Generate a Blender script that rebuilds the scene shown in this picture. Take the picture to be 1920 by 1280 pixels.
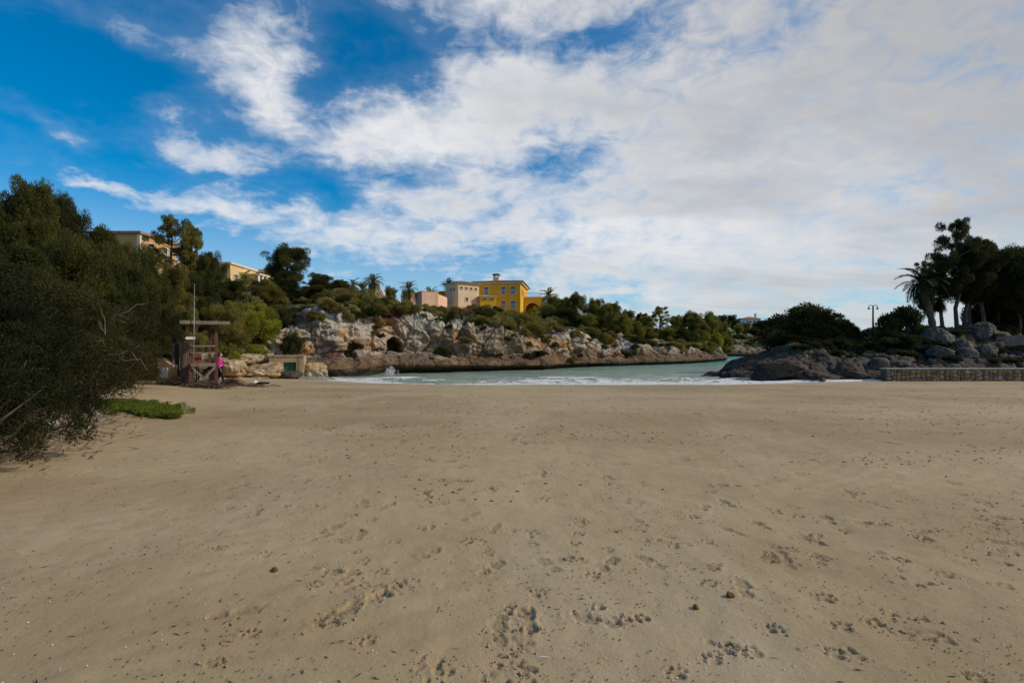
import bpy, bmesh, math, random
import numpy as np
from mathutils import Vector, Matrix
from mathutils.bvhtree import BVHTree

for o in list(bpy.data.objects): bpy.data.objects.remove(o)
SC = bpy.context.scene
COL = SC.collection
R = math.radians

# ---------------------------------------------------------------- camera
F, HOR, EYE = 960.0, 652.0, 2.3            # focal length in photo pixels, horizon row, eye height over the sea
cam_d = bpy.data.cameras.new('camera'); cam = bpy.data.objects.new('camera', cam_d); COL.objects.link(cam)
cam.location = (0, 0, EYE); cam.rotation_euler = (R(90), 0, 0)
cam_d.sensor_width = 36; cam_d.lens = 18; cam_d.shift_y = 12/1920
cam_d.clip_start = 0.05; cam_d.clip_end = 9000
SC.camera = cam

# ---------------------------------------------------------------- light
SUN_AZ, SUN_EL = R(91), R(32)              # azimuth clockwise from +Y (view direction)
W = bpy.data.worlds.new('World'); SC.world = W; W.use_nodes = True
sun_d = bpy.data.lights.new('sun', 'SUN'); sun_d.energy = 3.0; sun_d.angle = R(3.0); sun_d.color = (1.0, 0.90, 0.76)
sun = bpy.data.objects.new('sun', sun_d); COL.objects.link(sun)
sdir = Vector((math.sin(SUN_AZ)*math.cos(SUN_EL), math.cos(SUN_AZ)*math.cos(SUN_EL), math.sin(SUN_EL)))
sun.rotation_euler = sdir.to_track_quat('Z', 'Y').to_euler(); sun.location = (60, 0, 60)
vs = SC.view_settings
vs.view_transform = 'Standard'; vs.look = 'None'; vs.exposure = -0.12; vs.gamma = 1.0; vs.use_curve_mapping = False

class NT:
    """small node-graph helper"""
    def __init__(s, tree): s.t = tree; s.n = tree.nodes; s.l = tree.links
    def node(s, typ, **kw):
        nd = s.n.new(typ)
        for k, v in kw.items(): setattr(nd, k, v)
        return nd
    def put(s, sock, v):
        if isinstance(v, bpy.types.NodeSocket): s.l.new(v, sock)
        elif v is not None: sock.default_value = v
    def math(s, op, a, b=None, c=None, clamp=False):
        nd = s.node('ShaderNodeMath', operation=op, use_clamp=clamp)
        s.put(nd.inputs[0], a); s.put(nd.inputs[1], b); s.put(nd.inputs[2], c)
        return nd.outputs[0]
    def vmath(s, op, a, b=None):
        nd = s.node('ShaderNodeVectorMath', operation=op); s.put(nd.inputs[0], a); s.put(nd.inputs[1], b)
        return nd.outputs['Value'] if op in ('LENGTH', 'DOT_PRODUCT') else nd.outputs[0]
    def comb(s, x, y, z=0.0):
        nd = s.node('ShaderNodeCombineXYZ'); s.put(nd.inputs[0], x); s.put(nd.inputs[1], y); s.put(nd.inputs[2], z)
        return nd.outputs[0]
    def sep(s, v):
        nd = s.node('ShaderNodeSeparateXYZ'); s.put(nd.inputs[0], v); return nd.outputs
    def noise(s, v, scale, detail=5, rough=.55, dist=0.0, out=0):
        nd = s.node('ShaderNodeTexNoise'); s.put(nd.inputs['Vector'], v)
        nd.inputs['Scale'].default_value = scale; nd.inputs['Detail'].default_value = detail
        nd.inputs['Roughness'].default_value = rough; nd.inputs['Distortion'].default_value = dist
        return nd.outputs[out]
    def voro(s, v, scale, feature='F1', out=0, rnd=1.0):
        nd = s.node('ShaderNodeTexVoronoi', feature=feature); s.put(nd.inputs['Vector'], v)
        nd.inputs['Scale'].default_value = scale; nd.inputs['Randomness'].default_value = rnd
        return nd.outputs[out]
    def step(s, v, a, b, lo=0.0, hi=1.0, mode='SMOOTHSTEP'):
        nd = s.node('ShaderNodeMapRange', interpolation_type=mode); s.put(nd.inputs[0], v)
        nd.inputs[1].default_value = a; nd.inputs[2].default_value = b; nd.inputs[3].default_value = lo; nd.inputs[4].default_value = hi
        return nd.outputs[0]
    def mix(s, f, a, b, mode='MIX'):
        nd = s.node('ShaderNodeMix', data_type='RGBA', blend_type=mode); s.put(nd.inputs[0], f)
        for sk, v in ((nd.inputs[6], a), (nd.inputs[7], b)):
            if isinstance(v, tuple) and len(v) == 3: v = v + (1,)
            s.put(sk, v)
        return nd.outputs[2]
    def map(s, v, scale=(1, 1, 1), loc=(0, 0, 0), rot=(0, 0, 0)):
        nd = s.node('ShaderNodeMapping'); s.put(nd.inputs[0], v)
        nd.inputs[1].default_value = loc; nd.inputs[2].default_value = rot; nd.inputs[3].default_value = scale
        return nd.outputs[0]

# ---- sky: Nishita blue with a broken cloud deck, laid out by azimuth and elevation
def build_sky():
    t = NT(W.node_tree); t.n.clear()
    out = t.node('ShaderNodeOutputWorld'); bg = t.node('ShaderNodeBackground'); t.l.new(bg.outputs[0], out.inputs[0])
    sky = t.node('ShaderNodeTexSky', sky_type='NISHITA', sun_disc=False)
    sky.sun_elevation = SUN_EL; sky.sun_rotation = SUN_AZ; sky.air_density = 1.0; sky.dust_density = 0.25; sky.ozone_density = 3.0
    d = t.node('ShaderNodeTexCoord').outputs['Generated']
    x, y, z = t.sep(d)
    az = t.math('ARCTAN2', x, y); el = t.math('ARCSINE', z)
    zz = t.math('ADD', t.math('MAXIMUM', z, 0.0), 0.13)
    q = t.comb(t.math('DIVIDE', x, zz), t.math('DIVIDE', y, zz), 0.0)      # cloud-deck plane
    warp = t.noise(q, 1.1, 3, .5, out=1)
    ae = t.comb(az, el, 0.0)
    aew = t.vmath('ADD', ae, t.vmath('MULTIPLY', t.vmath('SUBTRACT', t.noise(t.map(ae, scale=(1, 1.6, 1)), 5.0, 5, .6, out=1), (.5, .5, .5)), (.26, .15, 0)))
    tot = None
    def blob(px, py, rx, ry, amp, rot=0):
        nonlocal tot
        a0 = math.atan((px-960)/F); e0 = math.atan((HOR-py)/math.hypot(F, px-960))
        s = 1/F/math.sqrt(1+((px-960)/F)**2)
        nd = t.node('ShaderNodeVectorMath', operation='SUBTRACT'); t.put(nd.inputs[0], aew); nd.inputs[1].default_value = (a0, e0, 0)
        v = nd.outputs[0]
        if rot: v = t.map(v, rot=(0, 0, -R(rot)))
        v = t.vmath('MULTIPLY', v, (1/(rx*s), 1/(ry*s), 0))
        r = t.vmath('DOT_PRODUCT', v, v)
        g = t.math('MULTIPLY', t.math('EXPONENT', t.math('MULTIPLY', r, -1.0)), amp)
        tot = g if tot is None else t.math('ADD', tot, g)
    for b in SKY_BLOBS: blob(*b)
    cover = t.step(t.math('ADD', az, t.math('MULTIPLY', el, .1)), -.70, .40, -.50, .62)
    n1 = t.noise(q, 1.7, 10, .60, .25)
    n2 = t.noise(t.map(q, scale=(.5, 1.4, 1), loc=(3, 7, 0), rot=(0, 0, R(-25))), 3.1, 8, .62, .3)
    n3 = t.noise(t.map(ae, scale=(1, 1.8, 1)), 17.0, 8, .62, .5)
    fld = t.math('ADD', t.math('MULTIPLY', t.math('SUBTRACT', n1, .5), 1.35), t.math('MULTIPLY', t.math('SUBTRACT', n2, .5), .8))
    fld = t.math('ADD', fld, t.math('MULTIPLY', t.math('SUBTRACT', n3, .5), .95))
    fld = t.math('ADD', t.math('ADD', fld, cover), tot)
    dens = t.math('MULTIPLY', t.step(fld, -.20, .80), t.step(n3, .2, .75, .78, 1.0))
    veil = t.math('MULTIPLY', t.step(fld, -.7, .5), .12)
    dens = t.math('MAXIMUM', dens, veil)
    low = t.step(el, .0, .30, .55, 0.0)                                       # paler towards the horizon
    dens = t.math('MAXIMUM', dens, low)
    # clouds: bright lit parts, soft grey and blue-grey bellies in long streaks
    shade = t.noise(t.map(q, scale=(.55, 1.1, 1), loc=(.22, .05, 0), rot=(0, 0, R(-20))), 1.3, 8, .58, .5)
    thick = t.step(fld, .25, 1.2)
    g = t.math('MULTIPLY', thick, t.step(shade, .36, .64))
    dark = t.step(t.math('ADD', t.math('MULTIPLY', az, .7), t.math('MULTIPLY', el, .8)), .2, 1.05, 0.0, .85)
    bg_ = t.mix(t.step(n2, .4, .62), (5.4, 5.25, 5.05), (4.7, 5.0, 5.6))
    cloud = t.mix(t.math('MULTIPLY', g, .8), (9.2, 9.2, 9.3), bg_)
    cloud = t.mix(dark, cloud, (4.3, 4.25, 4.25))
    lowc = t.step(el, .02, .22, 1.0, 0.0)
    cloud = t.mix(t.math('MULTIPLY', lowc, .6), cloud, (6.0, 6.5, 6.9))
    blue = t.mix(1.0, sky.outputs[0], (.16, .98, 1.35), 'MULTIPLY')
    hs = t.node('ShaderNodeHueSaturation'); hs.inputs['Saturation'].default_value = 1.25; hs.inputs['Value'].default_value = 1.0
    t.l.new(blue, hs.inputs['Color'])
    c = t.mix(dens, hs.outputs[0], cloud)
    t.l.new(c, bg.inputs[0]); bg.inputs[1].default_value = 0.1
SKY_BLOBS = [(500, 60, 160, 80, .6, 0), (430, 130, 90, 60, .35, 0), (505, 195, 60, 45, .5, 0), (240, 62, 110, 30, .55, -8),
    (370, 278, 150, 40, .95, -6), (370, 380, 200, 34, .9, 0), (70, 212, 90, 20, .5, -5), (150, 335, 90, 12, .35, 0),
    (680, 250, 120, 60, .7, 10), (900, 190, 190, 80, .35, 8), (700, 420, 220, 60, .55, 8), (620, 480, 160, 40, .35, 0),
    (650, 120, 80, 70, -.7, 0), (780, 120, 150, 45, -.5, -25), (1040, 300, 90, 45, -.55, 20), (1110, 60, 120, 30, -.25, 10),
    (260, 440, 160, 22, .5, 0), (180, 330, 80, 14, .5, 0), (120, 250, 70, 20, .45, -20), (440, 340, 90, 14, .3, 5), (120, 130, 170, 60, -.5, 0), (430, 320, 170, 18, -.35, 0), (200, 270, 60, 120, -.3, 0), (580, 350, 70, 40, -.6, 0),
    (1450, 330, 420, 260, .3, 0), (1150, 70, 170, 40, -.45, 12), (1420, 60, 120, 30, -.4, 15), (930, 110, 120, 30, -.35, -10), (900, 200, 130, 60, .35, 10)]
build_sky()

# ================================================================ helpers
RNG = np.random.default_rng(7)
_perm = np.random.default_rng(3).permutation(256); _perm = np.concatenate([_perm]*3)
_g = np.random.default_rng(5).normal(size=(256, 3)); _g /= np.linalg.norm(_g, axis=1)[:, None]
def pnoise(p):
    p = np.asarray(p, float); i = np.floor(p).astype(int); f = p-i; i &= 255
    u = f*f*f*(f*(f*6-15)+10); res = np.zeros(len(p))
    for dx in (0, 1):
        for dy in (0, 1):
            for dz in (0, 1):
                h = _perm[_perm[_perm[i[:, 0]+dx]+i[:, 1]+dy]+i[:, 2]+dz]
                g = _g[h]
                dot = g[:, 0]*(f[:, 0]-dx)+g[:, 1]*(f[:, 1]-dy)+g[:, 2]*(f[:, 2]-dz)
                w = (u[:, 0] if dx else 1-u[:, 0])*(u[:, 1] if dy else 1-u[:, 1])*(u[:, 2] if dz else 1-u[:, 2])
                res += w*dot
    return res*1.5
def fbm(p, octv=4, gain=.5, lac=2.03, ridged=False):
    p = np.asarray(p, float); a = 1.0; s = np.zeros(len(p))
    for k in range(octv):
        n = pnoise(p+k*17.3)
        s += a*((1-2*np.abs(n)) if ridged else n); a *= gain; p = p*lac
    return s
def worley(p):
    p = np.asarray(p, float); i = np.floor(p).astype(int); b1 = np.full(len(p), 9.); b2 = np.full(len(p), 9.); idv = np.zeros(len(p))
    for dx in (-1, 0, 1):
        for dy in (-1, 0, 1):
            for dz in (-1, 0, 1):
                c = i+np.array([dx, dy, dz]); cc = c & 255
                h = _perm[_perm[_perm[cc[:, 0]]+cc[:, 1]]+cc[:, 2]]
                q = c+.5+.45*_g[h]; d = np.sqrt(((p-q)**2).sum(1))
                m = d < b1
                b2 = np.where(m, b1, np.minimum(b2, d)); idv = np.where(m, h, idv); b1 = np.where(m, d, b1)
    return b1, b2, idv/255.
def sst(x, a, b):
    t = np.clip((np.asarray(x, float)-a)/(b-a), 0, 1); return t*t*(3-2*t)

def mesh_np(name, V, Fc, attrs=None, smooth=False):
    V = np.ascontiguousarray(V, np.float32); Fc = np.ascontiguousarray(Fc, np.int32); k = Fc.shape[1]
    me = bpy.data.meshes.new(name)
    me.vertices.add(len(V)); me.vertices.foreach_set('co', V.ravel())
    me.loops.add(Fc.size); me.loops.foreach_set('vertex_index', Fc.ravel())
    me.polygons.add(len(Fc)); me.polygons.foreach_set('loop_start', np.arange(0, Fc.size, k, dtype=np.int32))
    if smooth: me.polygons.foreach_set('use_smooth', np.ones(len(Fc), bool))
    me.update(calc_edges=True)
    for an, av in (attrs or {}).items():
        at = me.attributes.new(an, 'FLOAT', 'POINT'); at.data.foreach_set('value', np.ascontiguousarray(av, np.float32))
    return me
def grid_faces(nu, nv, flip=False):
    a = (np.arange(nu-1)[:, None]*nv+np.arange(nv-1)[None, :]).ravel()
    q = np.stack([a, a+nv, a+nv+1, a+1], 1)
    return q[:, ::-1] if flip else q

class MB:
    """collects boxes, tubes and prisms into one mesh"""
    def __init__(s): s.v = []; s.f = []
    def add(s, vs, fs):
        o = len(s.v); s.v += [tuple(v) for v in vs]; s.f += [tuple(i+o for i in f) for f in fs]; return s
    def box(s, c, size, rot=None):
        hx, hy, hz = size[0]/2, size[1]/2, size[2]/2; M = rot or Matrix.Identity(3); c = Vector(c)
        vs = [c+M @ Vector((sx*hx, sy*hy, sz*hz)) for sx in (-1, 1) for sy in (-1, 1) for sz in (-1, 1)]
        return s.add(vs, [(0, 1, 3, 2), (4, 6, 7, 5), (0, 4, 5, 1), (2, 3, 7, 6), (0, 2, 6, 4), (1, 5, 7, 3)])
    def bar(s, a, b, w, h=None):
        a, b = Vector(a), Vector(b); d = b-a; L = d.length; q = d.to_track_quat('X', 'Z').to_matrix()
        return s.box((a+b)/2, (L, w, h or w), q)
    def tube(s, pts, rad, n=8, cap=True):
        pts = [Vector(p) for p in pts]
        if not hasattr(rad, '__len__'): rad = [rad]*len(pts)
        vs = []; fs = []; up = Vector((0, 0, 1))
        for i, p in enumerate(pts):
            d = (pts[min(i+1, len(pts)-1)]-pts[max(i-1, 0)]).normalized()
            a = d.cross(up if abs(d.z) < .95 else Vector((1, 0, 0))).normalized(); b = d.cross(a)
            vs += [p+(a*math.cos(2*math.pi*k/n)+b*math.sin(2*math.pi*k/n))*rad[i] for k in range(n)]
        for i in range(len(pts)-1):
            for k in range(n): fs.append((i*n+k, i*n+(k+1) % n, (i+1)*n+(k+1) % n, (i+1)*n+k))
        if cap: fs += [tuple(range(n)), tuple(range((len(pts)-1)*n, len(pts)*n))[::-1]]
        return s.add(vs, fs)
    def prism(s, poly, y0, y1):                    # polygon in xz, extruded along y
        n = len(poly); vs = [(x, y0, z) for x, z in poly]+[(x, y1, z) for x, z in poly]
        return s.add(vs, [tuple(range(n)), tuple(range(n, 2*n))[::-1]]+[(i, i+n, (i+1) % n+n, (i+1) % n) for i in range(n)])
    def mesh(s, name, smooth=False):
        me = bpy.data.meshes.new(name); me.from_pydata(s.v, [], s.f); me.update()
        bm = bmesh.new(); bm.from_mesh(me); bmesh.ops.recalc_face_normals(bm, faces=bm.faces); bm.to_mesh(me); bm.free()
        if smooth: me.polygons.foreach_set('use_smooth', np.ones(len(me.polygons), bool))
        return me
    def build(s, name, mat, parent=None, smooth=False): return link(name, s.mesh(name, smooth), mat, parent)

def link(name, me, mat=None, parent=None, loc=None, rot=None, scale=None):
    o = bpy.data.objects.new(name, me); COL.objects.link(o)
    if mat is not None and me is not None and not me.materials: me.materials.append(mat)
    if parent: o.parent = parent
    if loc is not None: o.location = loc
    if rot is not None: o.rotation_euler = rot
    if scale is not None: o.scale = scale if hasattr(scale, '__len__') else (scale,)*3
    return o
def tag(o, label=None, cat=None, group=None, kind=None):
    for k, v in (('label', label), ('category', cat), ('group', group), ('kind', kind)):
        if v: o[k] = v
    return o
def thing(name, label, cat, loc=(0, 0, 0), rotz=0.0, group=None):
    return tag(link(name, None, loc=loc, rot=(0, 0, rotz)), label, cat, group)

def X(px, Y): return (px-960)/F*Y
def Z(py, Y): return EYE+(HOR-py)/F*Y

# ---------------------------------------------------------------- materials
def mat(name):
    m = bpy.data.materials.new(name); m.use_nodes = True; t = NT(m.node_tree); t.n.clear()
    o = t.node('ShaderNodeOutputMaterial'); b = t.node('ShaderNodeBsdfPrincipled'); t.l.new(b.outputs[0], o.inputs[0])
    b.inputs['Specular IOR Level'].default_value = .3
    return m, t, b, o
def bump(t, b, h, strength=.5, dist=.02):
    n = t.node('ShaderNodeBump'); t.put(n.inputs['Height'], h); n.inputs['Strength'].default_value = strength; n.inputs['Distance'].default_value = dist
    t.l.new(n.outputs[0], b.inputs['Normal'])
def coord(t, which='Object'): return t.node('ShaderNodeTexCoord').outputs[which]
def wpos(t): return t.node('ShaderNodeNewGeometry').outputs['Position']
def attr(t, name): return t.node('ShaderNodeAttribute', attribute_name=name).outputs['Fac']

def m_plain(name, col, rough=.7, var=.25, scale=3.0, bmp=.3, metal=0.0, streak=False):
    m, t, b, o = mat(name); p = coord(t)
    if streak: p = t.map(p, scale=(6, 6, .5))
    n = t.noise(p, scale, 6, .6); dk = tuple(c*(1-var) for c in col); lt = tuple(min(1, c*(1+var)) for c in col)
    t.l.new(t.mix(t.step(n, .3, .7), dk, lt), b.inputs['Base Color'])
    b.inputs['Roughness'].default_value = rough; b.inputs['Metallic'].default_value = metal
    if bmp: bump(t, b, t.noise(p, scale*8, 4), bmp, .01)
    return m
def m_wall(name, col):
    m, t, b, o = mat(name); p = coord(t)
    n = t.noise(p, .5, 5, .6); s = t.noise(t.map(p, scale=(2.5, 2.5, .25)), 1.2, 5, .65)
    c = t.mix(t.step(n, .3, .75), tuple(v*.86 for v in col), tuple(min(1, v*1.06) for v in col))
    c = t.mix(t.step(s, .56, .8, 0, .28), c, tuple(v*.55 for v in col))
    t.l.new(c, b.inputs['Base Color']); b.inputs['Roughness'].default_value = .85
    bump(t, b, t.noise(p, 14, 4), .25, .01); return m
def m_foliage():
    m, t, b, o = mat('foliage'); oi = t.node('ShaderNodeObjectInfo')
    ti = attr(t, 'tint')
    c = t.mix(1.0, oi.outputs['Color'], t.mix(ti, (.48, .52, .45), (1.75, 1.6, 1.25)), 'MULTIPLY')
    r = t.step(oi.outputs['Random'], 0, 1, .82, 1.18, 'LINEAR')
    cc = t.node('ShaderNodeVectorMath', operation='SCALE'); t.l.new(c, cc.inputs[0]); t.l.new(r, cc.inputs['Scale'])
    t.l.new(cc.outputs[0], b.inputs['Base Color']); b.inputs['Roughness'].default_value = .65; b.inputs['Specular IOR Level'].default_value = .18
    tr = t.node('ShaderNodeBsdfTranslucent'); t.l.new(t.mix(1.0, cc.outputs[0], (1.1, 1.2, .5), 'MULTIPLY'), tr.inputs[0])
    mx = t.node('ShaderNodeMixShader'); mx.inputs[0].default_value = .35
    t.l.new(b.outputs[0], mx.inputs[1]); t.l.new(tr.outputs[0], mx.inputs[2]); t.l.new(mx.outputs[0], o.inputs[0]); return m
def m_rock(name, kind):
    """limestone: pale weathered skin, tan body, ochre stains, dark wet foot"""
    m, t, b, o = mat(name); p = wpos(t) if kind in ('cliff', 'head') else coord(t)
    big = t.noise(p, .22, 4, .55); mid = t.noise(p, .9, 6, .62, .4); fine = t.noise(p, 5.5, 7, .7)
    stre = t.noise(t.map(p, scale=(1, 1, .12)), 2.6, 6, .65)
    och = t.noise(t.map(p, loc=(11, 3, 5), scale=(1, 1, 1.3)), .34 if kind == 'cliff' else .62, 5, .6)
    pale, tan, brown, ochre = (.60, .57, .52), (.36, .28, .185), (.13, .092, .06), (.50, .235, .065)
    if kind == 'warm': pale, tan, brown, ochre = (.52, .42, .28), (.38, .26, .14), (.14, .09, .05), (.50, .28, .11)
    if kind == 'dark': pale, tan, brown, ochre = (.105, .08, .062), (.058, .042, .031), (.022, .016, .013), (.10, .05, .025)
    if kind == 'shade': pale, tan, brown, ochre = (.20, .18, .155), (.08, .065, .05), (.025, .02, .016), (.10, .065, .04)  # pale boulders in a shaded copy, backlight darkness put into the tones
    if kind == 'head': pale, tan, brown, ochre = (.105, .085, .068), (.05, .037, .028), (.018, .014, .012), (.09, .045, .022)  # headland rock tones lowered to paint in backlight and vignette darkness
    if kind == 'pale': ochre = (.40, .30, .2); tan = (.42, .38, .33)
    if kind == 'red': pale, tan, brown, ochre = (.20, .10, .06), (.12, .05, .032), (.05, .025, .02), (.24, .09, .04)
    if kind == 'cliff':
        tan, brown, ochre, pale = (.30, .225, .14), (.105, .075, .05), (.46, .20, .05), (.47, .425, .36)
        nzz = t.sep(t.node('ShaderNodeNewGeometry').outputs['Normal'])[2]; zz = t.sep(p)[2]
        k = t.math('ADD', t.math('ADD', t.noise(p, .17, 4, .6), t.math('MULTIPLY', nzz, .16)), t.math('MULTIPLY', t.math('SUBTRACT', zz, 3.0), .035))
        c = t.mix(t.step(t.math('ADD', k, t.math('MULTIPLY', t.math('SUBTRACT', mid, .5), .32)), .50, .66), tan, pale)
        ov = t.math('SUBTRACT', t.math('ADD', och, t.math('MULTIPLY', t.math('SUBTRACT', stre, .5), .35)), t.math('MULTIPLY', nzz, .14))
        c = t.mix(t.step(ov, .50, .62, 0, .9), c, ochre)
        c = t.mix(t.step(stre, .50, .68, 0, .8), c, brown); c = t.mix(t.step(fine, .50, .70, 0, .75), c, brown)
    else:
        c = t.mix(t.step(mid, .40, .62), tan, pale)
        c = t.mix(t.step(stre, .48, .70, 0, .75), c, brown)
        c = t.mix(t.step(och, .53, .68, 0, .85), c, ochre)
        c = t.mix(t.step(fine, .53, .72, 0, .7), c, brown)
        c = t.mix(t.step(big, .35, .6, .35, 0), c, tan)
    if kind in ('cliff', 'head'):
        z = t.sep(p)[2]; nz = t.sep(t.node('ShaderNodeNewGeometry').outputs['Normal'])[2]
        if kind == 'cliff':
            zn = t.math('ADD', z, t.math('MULTIPLY', t.math('SUBTRACT', mid, .5), 1.6))
            c = t.mix(t.step(t.math('ADD', zn, t.math('MULTIPLY', t.math('SUBTRACT', big, .5), 2.4)), 1.1, 2.3, .9, 0), c, t.mix(t.step(mid, .4, .68), (.062, .040, .022), (.19, .105, .048)))          # brown spray-zone rock
        zn = t.math('ADD', z, t.math('MULTIPLY', t.math('SUBTRACT', fine, .5), .9))
        c = t.mix(t.step(zn, .25, .75, .93, 0), c, (.022, .019, .014))            # algae-black tide line
        soil = attr(t, 'soil')
        g = t.mix(t.step(fine, .35, .65), (.10, .085, .045), (.20, .16, .09)); g = t.mix(t.step(mid, .45, .6), g, (.075, .085, .03))
        c = t.mix(soil, c, g)
    t.l.new(c, b.inputs['Base Color']); b.inputs['Roughness'].default_value = .9
    h = t.math('ADD', t.math('MULTIPLY', fine, .6), t.math('MULTIPLY', t.voro(p, 3.2, 'DISTANCE_TO_EDGE'), .5))
    bump(t, b, h, .9, .12 if kind in ('cliff', 'head') else .06); return m
def m_sand():
    m, t, b, o = mat('sand'); p = wpos(t)
    a = t.noise(t.map(p, scale=(.7, 1.2, 1), rot=(0, 0, -.4)), .14, 6, .62); c1 = t.noise(t.map(p, scale=(1, .45, 1), rot=(0, 0, .35)), .55, 6, .62); f = t.noise(p, 4.0, 7, .65); g = t.noise(p, 160, 3, .6)
    c = t.mix(t.step(a, .36, .62), (.33, .236, .126), (.44, .335, .195))
    c = t.mix(t.step(c1, .52, .74, 0, .5), c, (.50, .41, .28))
    c = t.mix(t.step(f, .50, .75, 0, .30), c, (.25, .175, .095))
    c = t.mix(t.step(g, .55, .75, 0, .55), c, (.16, .115, .07)); c = t.mix(t.step(g, .42, .28, 0, .45), c, (.52, .44, .33))
    c = t.mix(t.math('MULTIPLY', attr(t, 'pit'), .42), c, (.20, .145, .085))       # print hollows darkened: their shade is put into the sand colour
    wet = attr(t, 'wet')
    c = t.mix(t.math('MULTIPLY', wet, .8), c, (.17, .125, .075))
    t.l.new(c, b.inputs['Base Color']); t.l.new(t.step(wet, 0, 1, .95, .22), b.inputs['Roughness'])
    h = t.math('ADD', t.math('MULTIPLY', g, .12), t.math('ADD', t.math('MULTIPLY', f, .9), t.math('MULTIPLY', t.noise(p, 28, 5, .7), .35)))
    bump(t, b, h, .75, .02); return m
def m_sea():
    m, t, b, o = mat('sea_water'); p = wpos(t); x, y, z = t.sep(p)
    n = t.noise(t.map(p, scale=(.35, 1, 1)), .25, 5, .6)
    c = t.mix(t.step(y, 36, 110), (.29, .35, .27), (.09, .46, .44))
    c = t.mix(t.step(n, .4, .68, 0, .6), c, (.17, .31, .26))
    fo = attr(t, 'foam'); fn = t.noise(t.map(p, scale=(.6, 1.3, 1)), 2.6, 8, .72, .6)
    fm = t.step(t.math('ADD', fo, t.math('MULTIPLY', t.math('SUBTRACT', fn, .5), 2.4)), .42, .66)
    c = t.mix(fm, c, (.78, .78, .77)); t.l.new(c, b.inputs['Base Color'])
    t.l.new(t.step(fm, 0, 1, .12, .8), b.inputs['Roughness']); b.inputs['IOR'].default_value = 1.33; b.inputs['Specular IOR Level'].default_value = .5
    w = t.math('ADD', t.noise(t.map(p, scale=(.5, 1.2, 1)), 2.2, 6, .65, .3), t.math('MULTIPLY', fm, .25))
    bump(t, b, w, .9, .25); return m

M = {'fol': m_foliage(), 'sand': m_sand(), 'sea': m_sea()}
for k in ('cliff', 'head', 'warm', 'pale', 'dark', 'red', 'shade'): M['rock_'+k] = m_rock('rock_'+k, k)
M['bark'] = m_plain('bark', (.11, .085, .065), .9, .4, 4, .8)
M['bark_pale'] = m_plain('bark_pale', (.17, .14, .11), .9, .3, 6, .5)
M['palm_bark'] = m_plain('palm_bark', (.15, .11, .075), .9, .4, 6, .8)
M['twig'] = m_plain('twig', (.13, .092, .065), .9, .4, 5, .4)
M['wood'] = m_plain('wood_red', (.125, .058, .040), .75, .35, 2.0, .5, streak=True)
M['wood_grey'] = m_plain('wood_grey', (.23, .175, .135), .85, .3, 2.0, .5, streak=True)
M['board'] = m_plain('weathered_board', (.20, .135, .105), .8, .5, 2.2, .5, streak=True)
M['dark'] = m_plain('dark_board', (.018, .018, .020), .6, .3, 2, .2)
M['metal'] = m_plain('grey_metal', (.30, .30, .29), .45, .2, 2, .1, metal=.6)
M['grey'] = m_plain('grey_panel', (.10, .10, .10), .7, .3, 2, .1)
M['white'] = m_plain('white_paint', (.74, .73, .70), .6, .08, 2, .1)
M['yellow'] = m_wall('yellow_render', (.80, .43, .035)); M['cream'] = m_wall('cream_render', (.76, .56, .36)); M['pink'] = m_wall('pink_render', (.86, .54, .37))
M['peach'] = m_wall('peach_render', (.78, .55, .26)); M['trim'] = m_wall('cream_trim', (.74, .64, .48)); M['ochre'] = m_wall('ochre_render', (.55, .33, .16))
M['whitewall'] = m_wall('white_render', (.76, .74, .70))
M['roof'] = m_plain('clay_tile', (.30, .17, .11), .85, .35, 1.2, .6); M['roof_red'] = m_plain('red_tile', (.42, .16, .08), .85, .3, 1.2, .6)
M['blue'] = m_plain('blue_joinery', (.03, .055, .12), .5, .2, 3, 0); M['recess_shade'] = m_plain('recess_shade', (.06, .05, .045), .9, .2, 3, 0)
M['green'] = m_plain('green_door', (.02, .16, .10), .55, .25, 4, .2)
M['stone_wall'] = m_plain('wall_mortar', (.14, .11, .085), .9, .3, 5, .5)
M['step'] = m_plain('step_stone', (.15, .135, .12), .9, .3, 4, .5)
M['coping'] = m_plain('coping_stone', (.42, .38, .34), .85, .2, 4, .4)
M['magenta'] = m_plain('magenta_cloth', (.62, .02, .30), .8, .15, 9, .2); M['black'] = m_plain('black_cloth', (.015, .014, .016), .85, .2, 9, .2)
M['skin'] = m_plain('skin', (.50, .30, .21), .55, .06, 9, 0); M['hair'] = m_plain('hair', (.06, .04, .03), .6, .3, 30, .3)
M['redbox'] = m_plain('red_box', (.22, .07, .045), .7, .3, 3, .2)
M['weed'] = m_plain('dry_seaweed', (.045, .032, .022), .9, .4, 8, .2); M['shell'] = m_plain('shell', (.75, .72, .66), .6, .1, 20, 0)
M['ball'] = m_plain('sea_ball', (.34, .19, .075), .95, .35, 40, 1.0)
M['straw'] = m_plain('dry_litter', (.22, .16, .10), .9, .4, 8, .2)
m, t, b, o = mat('glass'); b.inputs['Base Color'].default_value = (.34, .40, .46, 1); b.inputs['Roughness'].default_value = .12; M['glass'] = m
m, t, b, o = mat('foam'); b.inputs['Base Color'].default_value = (.82, .82, .82, 1); b.inputs['Roughness'].default_value = .8; M['foam'] = m
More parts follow.
